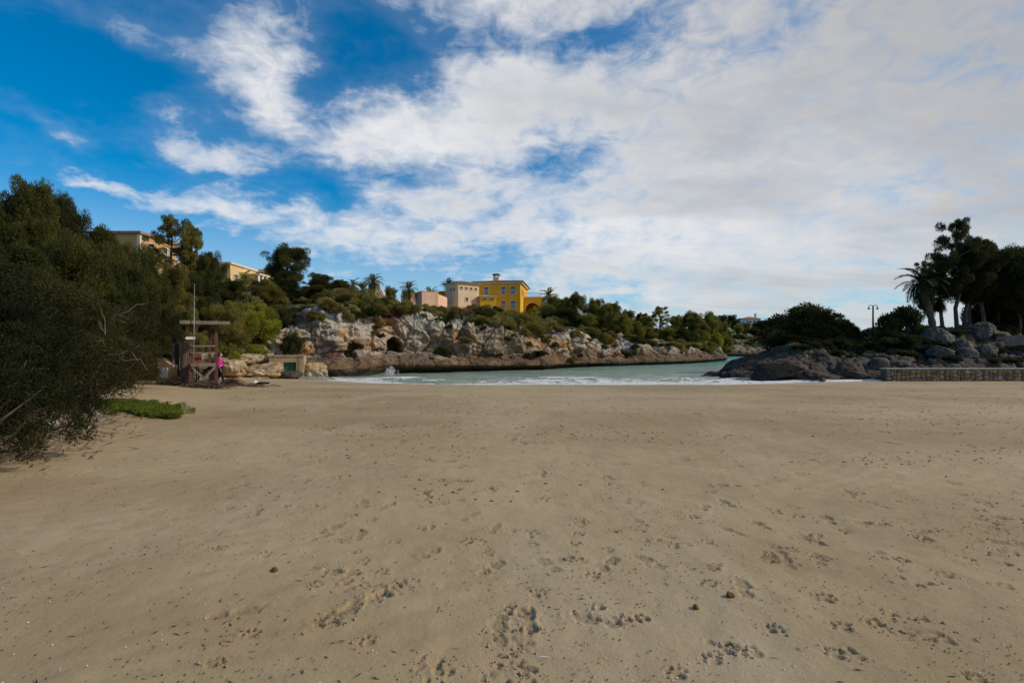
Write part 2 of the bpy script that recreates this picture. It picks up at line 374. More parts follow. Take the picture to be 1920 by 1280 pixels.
def m_stone():
    m, t, b, o = mat('field_stone'); oi = t.node('ShaderNodeObjectInfo').outputs['Random']; p = coord(t)
    r = t.node('ShaderNodeValToRGB'); t.l.new(oi, r.inputs[0]); cr = r.color_ramp; cr.elements[0].color = (.17, .11, .075, 1); cr.elements[1].color = (.44, .39, .33, 1)
    for pos, cl in ((.3, (.38, .26, .14, 1)), (.55, (.30, .24, .19, 1)), (.75, (.42, .27, .15, 1))): e = cr.elements.new(pos); e.color = cl
    n = t.noise(p, 9, 5, .65); t.l.new(t.mix(t.step(n, .45, .75, 0, .5), r.outputs[0], (.10, .08, .06)), b.inputs['Base Color'])
    b.inputs['Roughness'].default_value = .9; bump(t, b, n, .6, .03); return m
M['stone'] = m_stone()
def m_poster():
    m, t, b, o = mat('poster'); p = coord(t); n = t.noise(p, 5.5, 3, .6); v = t.voro(p, 14)
    c = t.mix(t.step(n, .44, .52), (.15, .45, .62), (.72, .78, .80)); c = t.mix(t.step(v, .12, .25, .6, 0), c, (.55, .16, .10))
    t.l.new(c, b.inputs['Base Color']); b.inputs['Roughness'].default_value = .3; return m
M['poster'] = m_poster()

# ================================================================ setting
# ---- sand
def shore(x): return np.interp(x, [-40, -19, -16.5, -14.5, -12, -9, -4, 3, 12, 16, 18.5, 22, 60], [60, 45, 38, 37, 35.5, 33.2, 31.7, 31.4, 31.7, 32.6, 33.6, 34.6, 35])
def sand_base(x, y):
    x = np.asarray(x, float); y = np.asarray(y, float)
    tt = y-(shore(x)-31.5)*sst(y, 15, 30)
    z = np.interp(tt, [-60, 2, 12, 20, 26, 29.5, 31.5, 34, 40, 60], [.95, .75, .63, .46, .31, .17, .0, -.3, -.9, -2])
    z = z+.5*sst(-x-.32*y, 4.0, 9.0)*sst(y, 30, 18)*.6
    return z
CLODS = []
def make_sand():
    nr, nc = 640, 900
    ys = 1.5*(38/1.5)**(np.arange(nr)/(nr-1)); u = np.linspace(-1, 1, nc)
    u = np.sign(u)*(.8*np.abs(u)+.2*np.abs(u)**3)
    Yg = np.repeat(ys[:, None], nc, 1); Xg = u[None, :]*(1.16*Yg+2.2)
    x, y = Xg.ravel(), Yg.ravel(); z = sand_base(x, y); zero = np.zeros_like(x)
    p = np.stack([x, y, zero], 1)
    calm = sst(y, 31, 27)
    z += (.035*pnoise(p*[.35, .5, 1])+.016*pnoise(p*[1.1, 1.5, 1]+9)+.006*fbm(p*[4, 4, 1]+3, 2))*(.3+.7*calm)
    rip = sst(fbm(p*.35+40, 2), .05, .5)
    z += rip*.0028*np.sin((y*1.0-x*.55)*22+4*pnoise(p*.9+2))
    pit = np.zeros_like(x)
    def stamp(cx, cy, rx, ry, ang, depth, rim=.35, rough=.4):
        r = max(rx, ry)*2.2
        j0, j1 = np.searchsorted(ys, [cy-r, cy+r])
        if j1 <= j0: return
        sl = slice(j0*nc, j1*nc); xx, yy = x[sl]-cx, y[sl]-cy
        mk = np.nonzero((np.abs(xx) < r) & (np.abs(yy) < r))[0]
        if not len(mk): return
        xx, yy = xx[mk], yy[mk]; ca, sa = math.cos(ang), math.sin(ang)
        a, bb = (xx*ca+yy*sa)/rx, (-xx*sa+yy*ca)/ry
        d = np.sqrt(a*a+bb*bb)
        d = d*(1+rough*.45*pnoise(np.stack([xx*24+cx*7, yy*24+cy*5, np.zeros_like(xx)], 1)))
        prof = -sst(d, 1.06, .78)*(1+.35*rough*pnoise(np.stack([xx*45+cx*3, yy*45, np.zeros_like(xx)], 1)))+rim*np.exp(-((d-1.22)/.20)**2)
        z[mk+j0*nc] += depth*.62*prof
        pit[mk+j0*nc] = np.maximum(pit[mk+j0*nc], sst(d, 1.15, .7))
    g = lambda px, py: ((px-960)/F*(1.57*F/(py-HOR)), 1.57*F/(py-HOR))
    rn = random.Random(4)
    def paw(cx, cy, ang, s=1.0, dp=.016):
        CLODS.append((cx, cy, .06, 4)); s *= .9
        ca, sa = math.cos(ang), math.sin(ang)
        def at(u_, v_): return cx+(u_*ca-v_*sa)*s, cy+(u_*sa+v_*ca)*s
        stamp(*at(0, -.022), .034*s, .026*s, ang, dp, .3, .2)
        for u_, v_ in ((-.043, .015), (-.017, .042), (.017, .042), (.043, .015)): stamp(*at(u_, v_), .014*s, .019*s, ang, dp, .35, .2)
    def foot(cx, cy, ang, s=1.0, dp=.02):
        CLODS.append((cx, cy, .11, 5)); dp *= .7
        ca, sa = math.cos(ang), math.sin(ang)
        stamp(cx-sa*.07*s, cy+ca*.07*s, .052*s, .085*s, ang, dp, .4, 1.1); stamp(cx+sa*.085*s, cy-ca*.085*s, .040*s, .055*s, ang, dp, .4, 1.1)
    def scuff(cx, cy, rad, n, dp=.017):
        CLODS.append((cx, cy, rad, n))
        for _ in range(int(n*.6)+1):
            a, r_ = rn.uniform(0, 6.3), rad*math.sqrt(rn.random())
            stamp(cx+r_*math.cos(a), cy+r_*math.sin(a), rn.uniform(.014, .040), rn.uniform(.012, .032), rn.uniform(0, 3), dp*rn.uniform(.4, 1)*(1 if rn.random() < .75 else -.6), .4, .8)
    for px, py, a in ((960, 990, .2), (790, 985, .8), (880, 1010, 0), (915, 1035, .4), (1063, 1050, -1.2), (1112, 1082, 0), (1095, 975, -.6), (1085, 1000, .2), (1120, 1140, .5), (1170, 1163, 1.4), (1205, 1160, 1.3),
            (1262, 1025, .2), (1300, 965, .7), (1335, 1238, .2), (1365, 1220, -.5), (1410, 1225, .8), (1565, 1230, .3), (1270, 1266, 0), (1455, 1025, .7), (1545, 1048, -.3), (1440, 1050, .9), (1580, 1180, .2), (1450, 1183, -.6),
            (1640, 1170, .5), (1490, 945, .2), (1455, 955, 1), (1640, 980, 1.3), (1690, 1050, 1.1), (1530, 1000, .5), (1830, 1275, .2), (750, 1095, -.3), (690, 1205, .4), (470, 1190, .8), (400, 1250, 0), (715, 1070, .3), (660, 965, .2),
            (1000, 1020, 1), (1740, 1010, 1.3), (1330, 1100, .3), (1550, 1125, -.4), (1180, 930, 0), (1020, 930, .5), (740, 1010, .4), (590, 1100, .2)):
        cx, cy = g(px, py); paw(cx, cy, a+rn.uniform(-.3, .3), rn.uniform(.95, 1.25), rn.uniform(.014, .024))
    for px, py, a in ((625, 1155, -.9), (690, 1125, -.9), (440, 1152, -1.2), (935, 1185, .1), (990, 1165, .15), (1120, 1165, 1.2), (1895, 968, 1.4), (1890, 1015, 1.4), (1365, 905, 1.2), (800, 925, .5), (640, 1072, 1.4), (1635, 978, 1.5)):
        cx, cy = g(px, py); foot(cx, cy, a, 1.0, rn.uniform(.018, .034))
    for px, py, rad, n in ((960, 1150, .09, 16), (965, 1200, .13, 26), (970, 1245, .10, 14), (1715, 1180, .16, 30), (810, 1262, .12, 20), (945, 1272, .14, 18), (690, 1110, .16, 20), (625, 1160, .10, 12), (760, 1095, .09, 10), (1895, 990, .18, 16), (1360, 1225, .10, 8), (890, 1015, .10, 8), (1070, 1050, .08, 7), (1590, 1230, .07, 6), (630, 1078, .12, 8)):
        cx, cy = g(px, py); scuff(cx, cy, rad, n)
    for _ in range(300):                            # older, softer prints all over the beach, in loose tracks
        cy = 3.2*(27/3.2)**rn.random(); cx = rn.uniform(-.62, 1.05)*cy+rn.uniform(-.5, .5); a = rn.uniform(-.6, .6)
        s = 1.0 if cy < 7 else 1.25
        q = rn.random()
        if q < .4: paw(cx, cy, a, s*rn.uniform(.9, 1.3), rn.uniform(.006, .014)*(1+cy/14))
        elif q < .75: foot(cx, cy, a, s*rn.uniform(.8, 1.05), rn.uniform(.008, .018)*(1+cy/12))
        else: scuff(cx, cy, rn.uniform(.06, .22)*s, rn.randint(4, 10), .018*(1+cy/12))
    wet = sst(z+.05*pnoise(p*[.3, .6, 1]+70), .20, .03)*sst(y, 24, 28)
    o = link('sand_beach', mesh_np('sand_beach', np.stack([x, y, z], 1), grid_faces(nr, nc, True), {'pit': pit, 'wet': wet}, True), M['sand']); tag(o, kind='structure')
    gx, gy = np.meshgrid(np.linspace(-70, 70, 90), np.linspace(-70, 38, 70), indexing='ij'); xx, yy = gx.ravel(), gy.ravel()
    zz = sand_base(xx, yy)-.1
    o = link('sand_ground', mesh_np('sand_ground', np.stack([xx, yy, zz], 1), grid_faces(90, 70), {'pit': zz*0, 'wet': zz*0}, True), M['sand']); tag(o, kind='structure')
make_sand()
def sandz(x, y): return float(sand_base(np.array([x]), np.array([y]))[0])

# ---- sea
def make_sea():
    ys = np.concatenate([np.arange(29.5, 44, .10), 44*(320/44)**(np.arange(1, 150)/149)]); xs = np.concatenate([np.arange(-19, 24, .16), np.linspace(24, 160, 130)[1:]])
    gx, gy = np.meshgrid(xs, ys, indexing='ij'); x, y = gx.ravel(), gy.ravel(); sh = shore(np.clip(x, -16, 18)); d = y-sh
    p = np.stack([x, y, np.zeros_like(x)], 1)
    amp = sst(y, 150, 34); ph = y+1.3*pnoise(p*[.11, .05, 1])+.5*pnoise(p*[.35, .2, 1]+5)
    z = .05*amp*fbm(p*[.35, .8, 1], 4)
    crest = np.zeros_like(x); w1 = pnoise(p*[.13, .02, 1]+31)
    for c0, wd, h, off in ((33.9, .55, .22, 0), (36.2, .75, .26, 3), (39.6, .9, .16, 7), (44, 1.2, .12, 11), (50, 1.5, .1, 17)):
        lc = c0+.7*pnoise(np.stack([x*.12+off, x*0+off, x*0], 1))+.25*pnoise(np.stack([x*.5+off, x*0, x*0], 1))
        e = (y-lc)/wd; e = np.where(e < 0, e*1.9, e); seg = sst(pnoise(np.stack([x*.16+off*3, x*0+2, x*0], 1)), -.35, .25)
        b_ = h*np.exp(-e*e)*(.35+.65*seg); z += b_; crest = np.maximum(crest, b_/h*(1 if c0 < 38 else .35 if c0 < 43 else 0)*seg)
    foam = np.maximum(.74*sst(d, 5.2, 1.5), .56*sst(d, 9, 4))*sst(pnoise(p*[.08, .35, 1]+7), -.8, .1)
    foam = np.maximum(foam, crest*.95)
    foam = np.maximum(foam, .95*sst(d, 1.3, .5))
    foam = np.maximum(foam, .5*sst(fbm(p*[.12, .5, 1]+50, 3), .45, .9)*sst(y, 75, 40))
    foam *= sst(x, -14.5, -11)*.9+.1
    o = link('sea', mesh_np('sea', np.stack([x, y, z], 1), grid_faces(len(xs), len(ys)), {'foam': foam}, True), M['sea']); tag(o, kind='structure')
    gx, gy = np.meshgrid(np.array([-4000., -300, 300, 4000]), np.array([30., 300, 1500, 6000]), indexing='ij')
    V = np.stack([gx.ravel(), gy.ravel(), np.full(16, -.3)], 1)
    o = link('open_sea', mesh_np('open_sea', V, grid_faces(4, 4), {'foam': np.zeros(16)}), M['sea']); tag(o, kind='structure')
make_sea()

# ---- cliff, hillside and far shore: one sweep along the coast, profile from the water back over the hill
SW = [  # base x, y, back direction, back distances, heights
 (-7.6, -12, (-1, 0), (0, 0, .3, .6, 1.2, 3, 12, 40, 150), (.2, .8, .9, 1.0, 1.2, 1.7, 3.2, 8, 14)),
 (-8.6, 6, (-1, .1), (0, 0, .3, .6, 1.2, 3, 12, 40, 150), (.2, .7, .9, 1.0, 1.2, 1.7, 3.2, 8, 14)),
 (-11.8, 13, (-.95, .3), (0, 0, .3, .6, 1.2, 3, 12, 40, 150), (.1, .65, .8, .9, 1.1, 1.7, 3.6, 9, 15)),
 (-16.6, 21, (-.93, .36), (0, 0, .3, .6, 1.2, 3, 12, 40, 150), (0, .45, .6, .8, 1.0, 1.7, 4.5, 11, 16)),
 (-19.5, 30, (-.8, .6), (0, 0, .3, .6, 1.5, 4, 12, 40, 150), (-.2, .2, .5, .8, 1.2, 2.2, 5, 11.5, 16)),
 (-17.9, 36.8, (-.6, .8), (.2, .1, 0, .3, 2, 6, 15, 40, 150), (-.6, .1, .5, .9, 1.3, 2.5, 6, 11.5, 16)),
 (-14.8, 38.2, (-.4, .92), (.5, .4, 0, .3, 6.0, 7.4, 20, 45, 150), (-1, .1, .6, 1.2, 1.5, 5.0, 7.5, 11, 15)),
 (-12.8, 39.6, (-.37, .93), (.6, .5, 0, .4, 5.5, 6.6, 18, 45, 150), (-1, .1, .7, 1.4, 1.8, 5.5, 7, 10.5, 14)),
 (-10.3, 45, (-.36, .93), (1, .9, 0, .5, 4.0, 5.2, 16, 45, 150), (-1, .15, .8, 1.4, 1.7, 5.5, 7.2, 9.5, 12)),
 (-5.5, 47.5, (-.38, .92), (1, .9, 0, .5, 3.2, 4.4, 16, 45, 150), (-1, .15, .7, 1.2, 1.45, 4.3, 6.6, 9.2, 11)),
 (-1, 50, (-.4, .92), (1, .9, 0, .4, 2.0, 3.2, 15, 45, 150), (-1, .15, .6, 1.0, 1.3, 4.3, 6.4, 9.0, 10)),
 (3, 53, (-.45, .89), (1.2, 1, 0, .3, 1.0, 2.0, 14, 45, 150), (-1, .15, .5, .9, 1.3, 3.5, 6.0, 9.0, 9)),
 (8.5, 60.5, (-.5, .87), (1.0, .9, 0, .3, .9, 1.9, 14, 45, 150), (-1, .12, .5, .9, 1.3, 3.4, 5.6, 9.0, 9)),
 (14, 65.5, (-.5, .87), (.8, .7, 0, .3, .9, 2.2, 12, 45, 150), (-1, .1, .4, .7, 1.0, 2.2, 5.0, 8.8, 8)),
 (26, 75, (-.55, .83), (.7, .6, 0, .3, 1.0, 3, 12, 40, 150), (-1, .1, .4, .8, 1.1, 2.0, 4.2, 7, 8)),
 (38.5, 91.5, (-.6, .8), (.7, .6, 0, .3, 1.0, 3, 10, 40, 150), (-1, .1, .5, .9, 1.2, 2.0, 3.6, 6, 8)),
 (42, 103, (-.6, .8), (.5, .4, 0, .3, 1, 3, 10, 40, 150), (-1, .1, .5, .9, 1.2, 2, 3.6, 6, 9)),
 (52, 132, (-.3, .95), (.5, .4, 0, .3, 1, 3, 10, 40, 150), (-1, .1, .8, 1.5, 1.9, 3, 5.5, 9, 11)),
 (63, 138, (0, 1), (.5, .4, 0, .3, 1, 3, 10, 40, 150), (-1, .1, .8, 1.5, 1.9, 3, 5.5, 9, 11)),
 (85, 140, (.05, 1), (.5, .4, 0, .3, 1, 3, 10, 40, 150), (-1, .1, .8, 1.5, 1.9, 3, 5, 8, 10)),
 (160, 150, (.3, .95), (.5, .4, 0, .3, 1, 3, 10, 40, 150), (-1, .1, .8, 1.5, 1.9, 3, 5, 8, 10))]
CAVES = [(735, 655, 49.6, .85, .95, 4.5), (655, 657, 45.6, .6, .7, 2.2), (1012, 668, 54.2, 1.3, .45, .9), (700, 662, 47.6, .35, .3, .6), (1085, 668, 61.5, .4, .25, .5), (870, 660, 51, .5, .3, .5), (968, 660, 53.0, .4, .3, .5)]
def make_hill():
    nodes = np.array([(a[0], a[1]) for a in SW], float); nn = len(SW)
    seg = np.hypot(*np.diff(nodes, axis=0).T); us = []
    for i, L in enumerate(seg):
        res = .85 if i < 3 else .30 if i < 4 else .13 if i < 5 else .082 if i < 12 else .11 if i < 15 else .6 if i < 16 else .3 if i < 19 else 2.5
        k = max(2, int(L/res)); us.append(i+np.arange(k)/k)
    u = np.append(np.concatenate(us), nn-1.0); nu = len(u)
    ks = np.arange(nn)
    def lerp(vals): return np.interp(u, ks, vals)
    def smooth(vals):
        i0 = np.clip(np.floor(u).astype(int), 0, nn-2); f = u-i0; vals = np.asarray(vals, float)
        p0, p1, p2, p3 = vals[np.maximum(i0-1, 0)], vals[i0], vals[i0+1], vals[np.minimum(i0+2, nn-1)]
        return .5*(2*p1+(p2-p0)*f+(2*p0-5*p1+4*p2-p3)*f*f+(3*p1-p0-3*p2+p3)*f**3)
    bx, by = smooth(nodes[:, 0]), smooth(nodes[:, 1])
    dx, dy = lerp([a[2][0] for a in SW]), lerp([a[2][1] for a in SW]); dl = np.hypot(dx, dy); dx, dy = dx/dl, dy/dl
    nper = [6, 12, 10, 26, 44, 26, 22, 14]
    vs_ = np.concatenate([i+np.arange(k)/k for i, k in enumerate(nper)]+[[8.0]]); nv = len(vs_)
    Bk = np.array([lerp([a[3][j] for a in SW]) for j in range(9)]); Zk = np.array([lerp([a[4][j] for a in SW]) for j in range(9)])
    q1 = np.stack([bx*.22, by*.22, bx*0], 1); q2 = np.stack([bx*.7, by*.7, bx*0+5], 1); rk_ = sst(u, 5, 6)
    Zk[5] += rk_*(.55*pnoise(q1)+.3*pnoise(q2)); Bk[5] += rk_*.9*pnoise(q1+9); Zk[4] += rk_*.35*pnoise(q2+3); Bk[3] += rk_*.3*np.abs(pnoise(q2+8))
    ii = np.clip(np.floor(vs_).astype(int), 0, 7); ff = vs_-ii
    Bg = (Bk[ii].T*(1-ff)+Bk[ii+1].T*ff); Zg = (Zk[ii].T*(1-ff)+Zk[ii+1].T*ff)
    Px = bx[:, None]+dx[:, None]*Bg; Py = by[:, None]+dy[:, None]*Bg
    P = np.stack([Px, Py, Zg], 2)
    uu = np.repeat(u[:, None], nv, 1).ravel(); vv = np.repeat(vs_[None, :], nu, 0).ravel()
    def normals(P):
        du = np.gradient(P, axis=0); dv = np.gradient(P, axis=1); n = np.cross(du, dv); n /= np.linalg.norm(n, axis=2)[..., None]+1e-9; return n
    N = normals(P)
    pf = P.reshape(-1, 3); nf = N.reshape(-1, 3)
    nf = np.where((nf[:, 1:2] > 0) & (np.abs(nf[:, 2:3]) < .6), nf, nf)
    back = np.stack([np.repeat(dx[:, None], nv, 1).ravel(), np.repeat(dy[:, None], nv, 1).ravel(), np.zeros(nu*nv)], 1)
    if (nf*back).sum(1)[(vv > 4.3) & (vv < 4.8)].mean() > 0: nf = -nf
    rock = sst(uu, 4.0, 5.2)*sst(vv, 6.1, 5.25)
    wob = fbm(pf*[.22, .22, .18], 3); b1, b2, bid = worley(pf*[.36, .36, .42]+.35*np.stack([wob]*3, 1)); c1, c2, cid = worley(pf*[1.05, 1.05, 1.5]+.3*np.stack([wob]*3, 1)+4); flute = pnoise(pf*[.55, .55, .10]+13)
    rid = fbm(pf*[.9, .9, 1.5]+7, 4, .55, ridged=True); fine = fbm(pf*[5, 5, 6]+1, 3, .55)
    strat = pnoise(np.stack([pf[:, 0]*.15, pf[:, 1]*.15, pf[:, 2]*2.2+wob], 1))
    disp = .95*wob+.75*(bid-.5)-.35*sst(b2-b1, .09, 0)+.30*(cid-.5)-.16*sst(c2-c1, .10, 0)+.17*rid+.08*fine+.20*strat+.45*flute
    up = sst(vv, 1.0, 2.2)
    face = sst(vv, 3.8, 4.3)
    pf2 = pf+nf*(disp*rock*(.35+.65*face)*(.35+.65*up))[:, None]
    hill = sst(vv, 5.2, 6)
    pf2[:, 2] += hill*(.35*fbm(pf*[.12, .12, 0]+3, 3)+.10*pnoise(pf*[.8, .8, 0]))*sst(uu, .5, 1.2)
    far_left = (1-rock)*sst(uu, 4.5, 3.5)
    pf2[:, 2] += far_left*.12*fbm(pf*[.6, .6, .6], 3)*sst(vv, 1, 2)
    for px, py, Yc, rx, rz, dp in CAVES:
        c = np.array([X(px, Yc), Yc, Z(py, Yc)])
        lat = (pf[:, 0]-c[0])*back[:, 1]-(pf[:, 1]-c[1])*back[:, 0]; dep = ((pf[:, :2]-c[:2])*back[:, :2]).sum(1)
        e = np.sqrt((lat/rx)**2+((pf[:, 2]-c[2])/rz)**2)+.25*pnoise(pf*2.3)
        w = sst(e, 1.15, .75)*((vv > 3.6) & (vv < 5.3))*sst(np.abs(dep), 4, 2.5)
        pf2 += back*(dp*w)[:, None]
    soil = np.maximum(sst(vv, 5.02, 5.5), sst(uu, 4.6, 3.9))
    soil = np.clip(soil+.35*fine*((vv > 4.8) & (vv < 6.2)), 0, 1)
    soil = np.where(uu > 15.2, np.maximum(soil, sst(vv, 4.6, 5.3)), soil)
    Fq = grid_faces(nu, nv)
    me = mesh_np('hillside', pf2, Fq, {'soil': soil}, True)
    if me.polygons[int(len(Fq)*.5)].normal.z < 0 or True:
        # make faces point up and outwards
        zs = np.zeros(len(Fq)*3, np.float32); me.polygons.foreach_get('normal', zs)
        if zs.reshape(-1, 3)[:, 2].mean() < 0:
            bpy.data.meshes.remove(me); Fq = grid_faces(nu, nv, True); me = mesh_np('hillside', pf2, Fq, {'soil': soil}, True)
    o = link('hillside', me, M['rock_cliff']); tag(o, kind='structure')
    info = dict(u=u, bx=bx, by=by, dx=dx, dy=dy, Bk=Bk)
    return pf2, Fq, info
hv, hf, HI = make_hill()

# ---- right headland
HP = np.array([(160, 33.9), (24.6, 33.9), (21.5, 34.1), (18.0, 34.0), (17.0, 36.2), (14.9, 40.8), (18.5, 46.5), (30, 60), (62, 112), (160, 122)], float)
def poly_dist(x, y):
    dmin = np.full(len(x), 1e9); inside = np.zeros(len(x), bool); n = len(HP)
    for i in range(n):
        a, b_ = HP[i], HP[(i+1) % n]; ab = b_-a
        t_ = np.clip(((x-a[0])*ab[0]+(y-a[1])*ab[1])/(ab @ ab), 0, 1)
        dmin = np.minimum(dmin, np.hypot(x-a[0]-t_*ab[0], y-a[1]-t_*ab[1]))
        c = ((a[1] > y) != (b_[1] > y)) & (x < (b_[0]-a[0])*(y-a[1])/(b_[1]-a[1]+1e-12)+a[0]); inside ^= c
    return np.where(inside, dmin, -dmin)
def make_head():
    xs = np.concatenate([np.arange(12.8, 41, .10), np.linspace(41, 160, 60)[1:]]); ys = np.concatenate([np.arange(32.6, 47, .09), 47*(124/47)**(np.arange(1, 60)/59)])
    gx, gy = np.meshgrid(xs, ys, indexing='ij'); x, y = gx.ravel(), gy.ravel()
    p = np.stack([x, y, np.zeros_like(x)], 1)
    d = poly_dist(x, y)+.45*fbm(p*[.5, .5, 0]+2, 3)*sst(x, 25.5, 23.5)
    z = np.interp(d, [-3, -.5, 0, .35, 1.0, 3, 6, 10, 20, 60], [-2.5, -.9, -.3, .55, 1.05, 1.6, 2.35, 2.7, 2.9, 3.5])
    z += 1.35*np.exp(-(((x-36)/6)**2+((y-42)/4.0)**2))
    z -= .75*np.exp(-(((x-33.5)/3.0)**2+((y-54)/6.0)**2))
    tip = sst(x, 22.5, 15.6); z = np.where(d > 0, z*(1-.86*tip), z)
    rk = sst(d, -.3, .2)
    b1, b2, bid = worley(p*[.55, .8, 0]+.3*pnoise(p*.7)[:, None]); c1, c2, cid = worley(p*[1.5, 1.9, 0]+9)
    calm = sst(y, 34.3, 35.5)*.75+.25; calm = np.where(x < 24, 1, calm); calm *= sst(y, 60, 45)*.8+.2
    z += rk*calm*(.5*(bid-.5)-.28*sst(b2-b1, .2, 0)+.14*(cid-.5)-.10*sst(c2-c1, .2, 0)+.09*fbm(p*[1.2, 1.6, 0]+5, 4, .6, ridged=True)+.06*fbm(p*[6, 6, 0], 2))
    soil = sst(d, 3.4, 6.5)*sst(fbm(p*[.5, .5, 0]+20, 3), -.5, .2)
    Fq = grid_faces(len(xs), len(ys))
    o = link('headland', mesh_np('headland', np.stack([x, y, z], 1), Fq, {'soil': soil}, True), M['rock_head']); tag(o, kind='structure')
    return np.stack([x, y, z], 1), Fq
rv, rf = make_head()
BV1 = BVHTree.FromPolygons(hv[:, :].tolist(), hf.tolist()); BV2 = BVHTree.FromPolygons(rv.tolist(), rf.tolist())
def ground(x, y):
    best = sandz(x, y) if y < 40 else -1.0
    for bv in (BV1, BV2):
        h = bv.ray_cast(Vector((x, y, 200)), Vector((0, 0, -1)))
        if h[0] is not None: best = max(best, h[0].z)
    return best


# ================================================================ plants
def leaves(C, Rd, n, L, Wd, rng, up=.3, spread=.7, shell=.5, diamond=False):
    """n small leaf faces in every clump (centre C, radii Rd)"""
    k = len(C); C = np.repeat(C, n, 0); Rr = np.repeat(Rd, n, 0); tint = np.repeat(rng.uniform(.1, .9, k), n)
    d = rng.normal(size=(k*n, 3)); d[:, 2] += .25; d /= np.linalg.norm(d, axis=1)[:, None]
    r = rng.uniform(shell**2, 1, k*n)**.5; pos = C+d*Rr*r[:, None]
    ld = d*.8+rng.normal(size=(k*n, 3))*spread+np.array([0, 0, up]); ld /= np.linalg.norm(ld, axis=1)[:, None]
    sd = np.cross(ld, rng.normal(size=(k*n, 3))); sd /= np.linalg.norm(sd, axis=1)[:, None]+1e-9
    l = L*rng.uniform(.6, 1.3, k*n)[:, None]; w = Wd*rng.uniform(.7, 1.3, k*n)[:, None]
    tint = np.clip(tint+rng.normal(0, .16, k*n), 0, 1)
    m = len(pos)
    if diamond:
        V = np.stack([pos, pos+ld*l*.45-sd*w/2, pos+ld*l, pos+ld*l*.45+sd*w/2], 1).reshape(-1, 3)
        return V, np.arange(4*m).reshape(-1, 4), np.repeat(tint, 4)
    V = np.stack([pos-sd*w/2, pos+sd*w/2, pos+ld*l], 1).reshape(-1, 3)
    return V, np.arange(3*m).reshape(-1, 3), np.repeat(tint, 3)

def curve(a, b, sag, n, rng, wob=.05):
    a, b = np.array(a, float), np.array(b, float); t_ = np.linspace(0, 1, n)[:, None]; L = np.linalg.norm(b-a)
    p = a+(b-a)*t_; p[:, 2] += sag*L*np.sin(t_[:, 0]*math.pi); p[1:-1] += rng.normal(0, wob*L, (n-2, 3)); return p

def make_pine(seed, H, Rc, lo, nl, ncl, nleaf, L=.26, Wd=.075, lean=.06, crs=.21, prof_pow=.6, flat=.62, tr=.032, spread=.7):
    rng = np.random.default_rng(seed); tb = MB()
    top = np.array([rng.normal(0, lean)*H, rng.normal(0, lean)*H, H*.93])
    tp = curve((0, 0, -.4), top, 0, 9, rng, .012)
    tp[0] = (0, 0, -.5)
    rad = np.linspace(H*tr, H*.006, 9); tb.tube(tp, rad, 8)
    C = []; Rd = []
    at = lambda s: np.array([np.interp(s, np.linspace(0, 1, 9), tp[:, k]) for k in range(3)])
    for i in range(nl):
        s = lo+(1-lo)*((i+rng.uniform(0, 1))/nl); b0 = at(s*.97); h = (s-lo)/(1-lo)
        ln = Rc*max(.18, math.sin(math.pi*(.20+.74*h)))**prof_pow*rng.uniform(.62, 1.12); az = i*2.399+rng.uniform(-.5, .5)
        e = b0+np.array([math.cos(az)*ln, math.sin(az)*ln, ln*rng.uniform(.08, .50)])
        lp = curve(b0, e, -.05, 5, rng, .04); tb.tube(lp, np.linspace(H*.010*(1.2-h*.6), .012, 5), 5, False)
        for j in range(ncl):
            f = rng.uniform(.45, 1.05); c = b0+(e-b0)*f+rng.normal(0, 1, 3)*np.array([.16, .16, .10])*Rc*(.4+.6*f)
            rr = Rc*crs*rng.uniform(.65, 1.25); C.append(c); Rd.append((rr, rr, rr*flat))
            if j % 3 == 0: tb.tube([lp[2], (np.array(lp[2])+c)/2, c], [.02, .014, .006], 4, False)
    for j in range(4): C.append(top+rng.normal(0, .12, 3)*Rc); Rd.append((Rc*crs*.8,)*2+(Rc*crs*.7,))
    V, Fc, ti = leaves(np.array(C), np.array(Rd), nleaf, L, Wd, rng, .35, spread, .35)
    hh = V[:, 2].max(); ww = np.abs(V[:, :2]).max()
    return dict(parts=[('trunk', tb.mesh('pine_trunk', True), M['bark']), ('crown', mesh_np('pine_crown', V, Fc, {'tint': ti}), M['fol'])], h=hh, w=ww)
def make_shrub(seed, Hs, Rs, ncl, nleaf, L, Wd, flat=.8, diamond=False, cr=.30, up=.35, stems=7, names=('stems', 'foliage')):
    rng = np.random.default_rng(seed); tb = MB(); C = []; Rd = []
    for i in range(ncl):
        az = rng.uniform(0, 6.283); el = rng.uniform(0, 1)**.8*1.5; r = rng.uniform(.35, .82)**.7
        c = np.array([math.cos(az)*math.cos(el)*Rs*r, math.sin(az)*math.cos(el)*Rs*r, max(.10, math.sin(el)*r*.92+.10)*Hs*.86]); rr = Rs*cr*rng.uniform(.6, 1.25)
        C.append(c); Rd.append((rr, rr, rr*flat))
        if i % max(1, ncl//stems) == 0: tb.tube(curve((rng.normal(0, .06)*Rs, rng.normal(0, .06)*Rs, -.15), c, .05, 5, rng, .05), np.linspace(.03*Hs**.5, .008, 5), 5, False)
    V, Fc, ti = leaves(np.array(C), np.array(Rd), nleaf, L, Wd, rng, up, .75, .45, diamond)
    V[:, 2] = np.maximum(V[:, 2], -.05)
    return dict(parts=[(names[0], tb.mesh('shrub_stems', True), M['bark']), (names[1], mesh_np('shrub_foliage', V, Fc, {'tint': ti}), M['fol'])], h=V[:, 2].max(), w=np.abs(V[:, :2]).max())

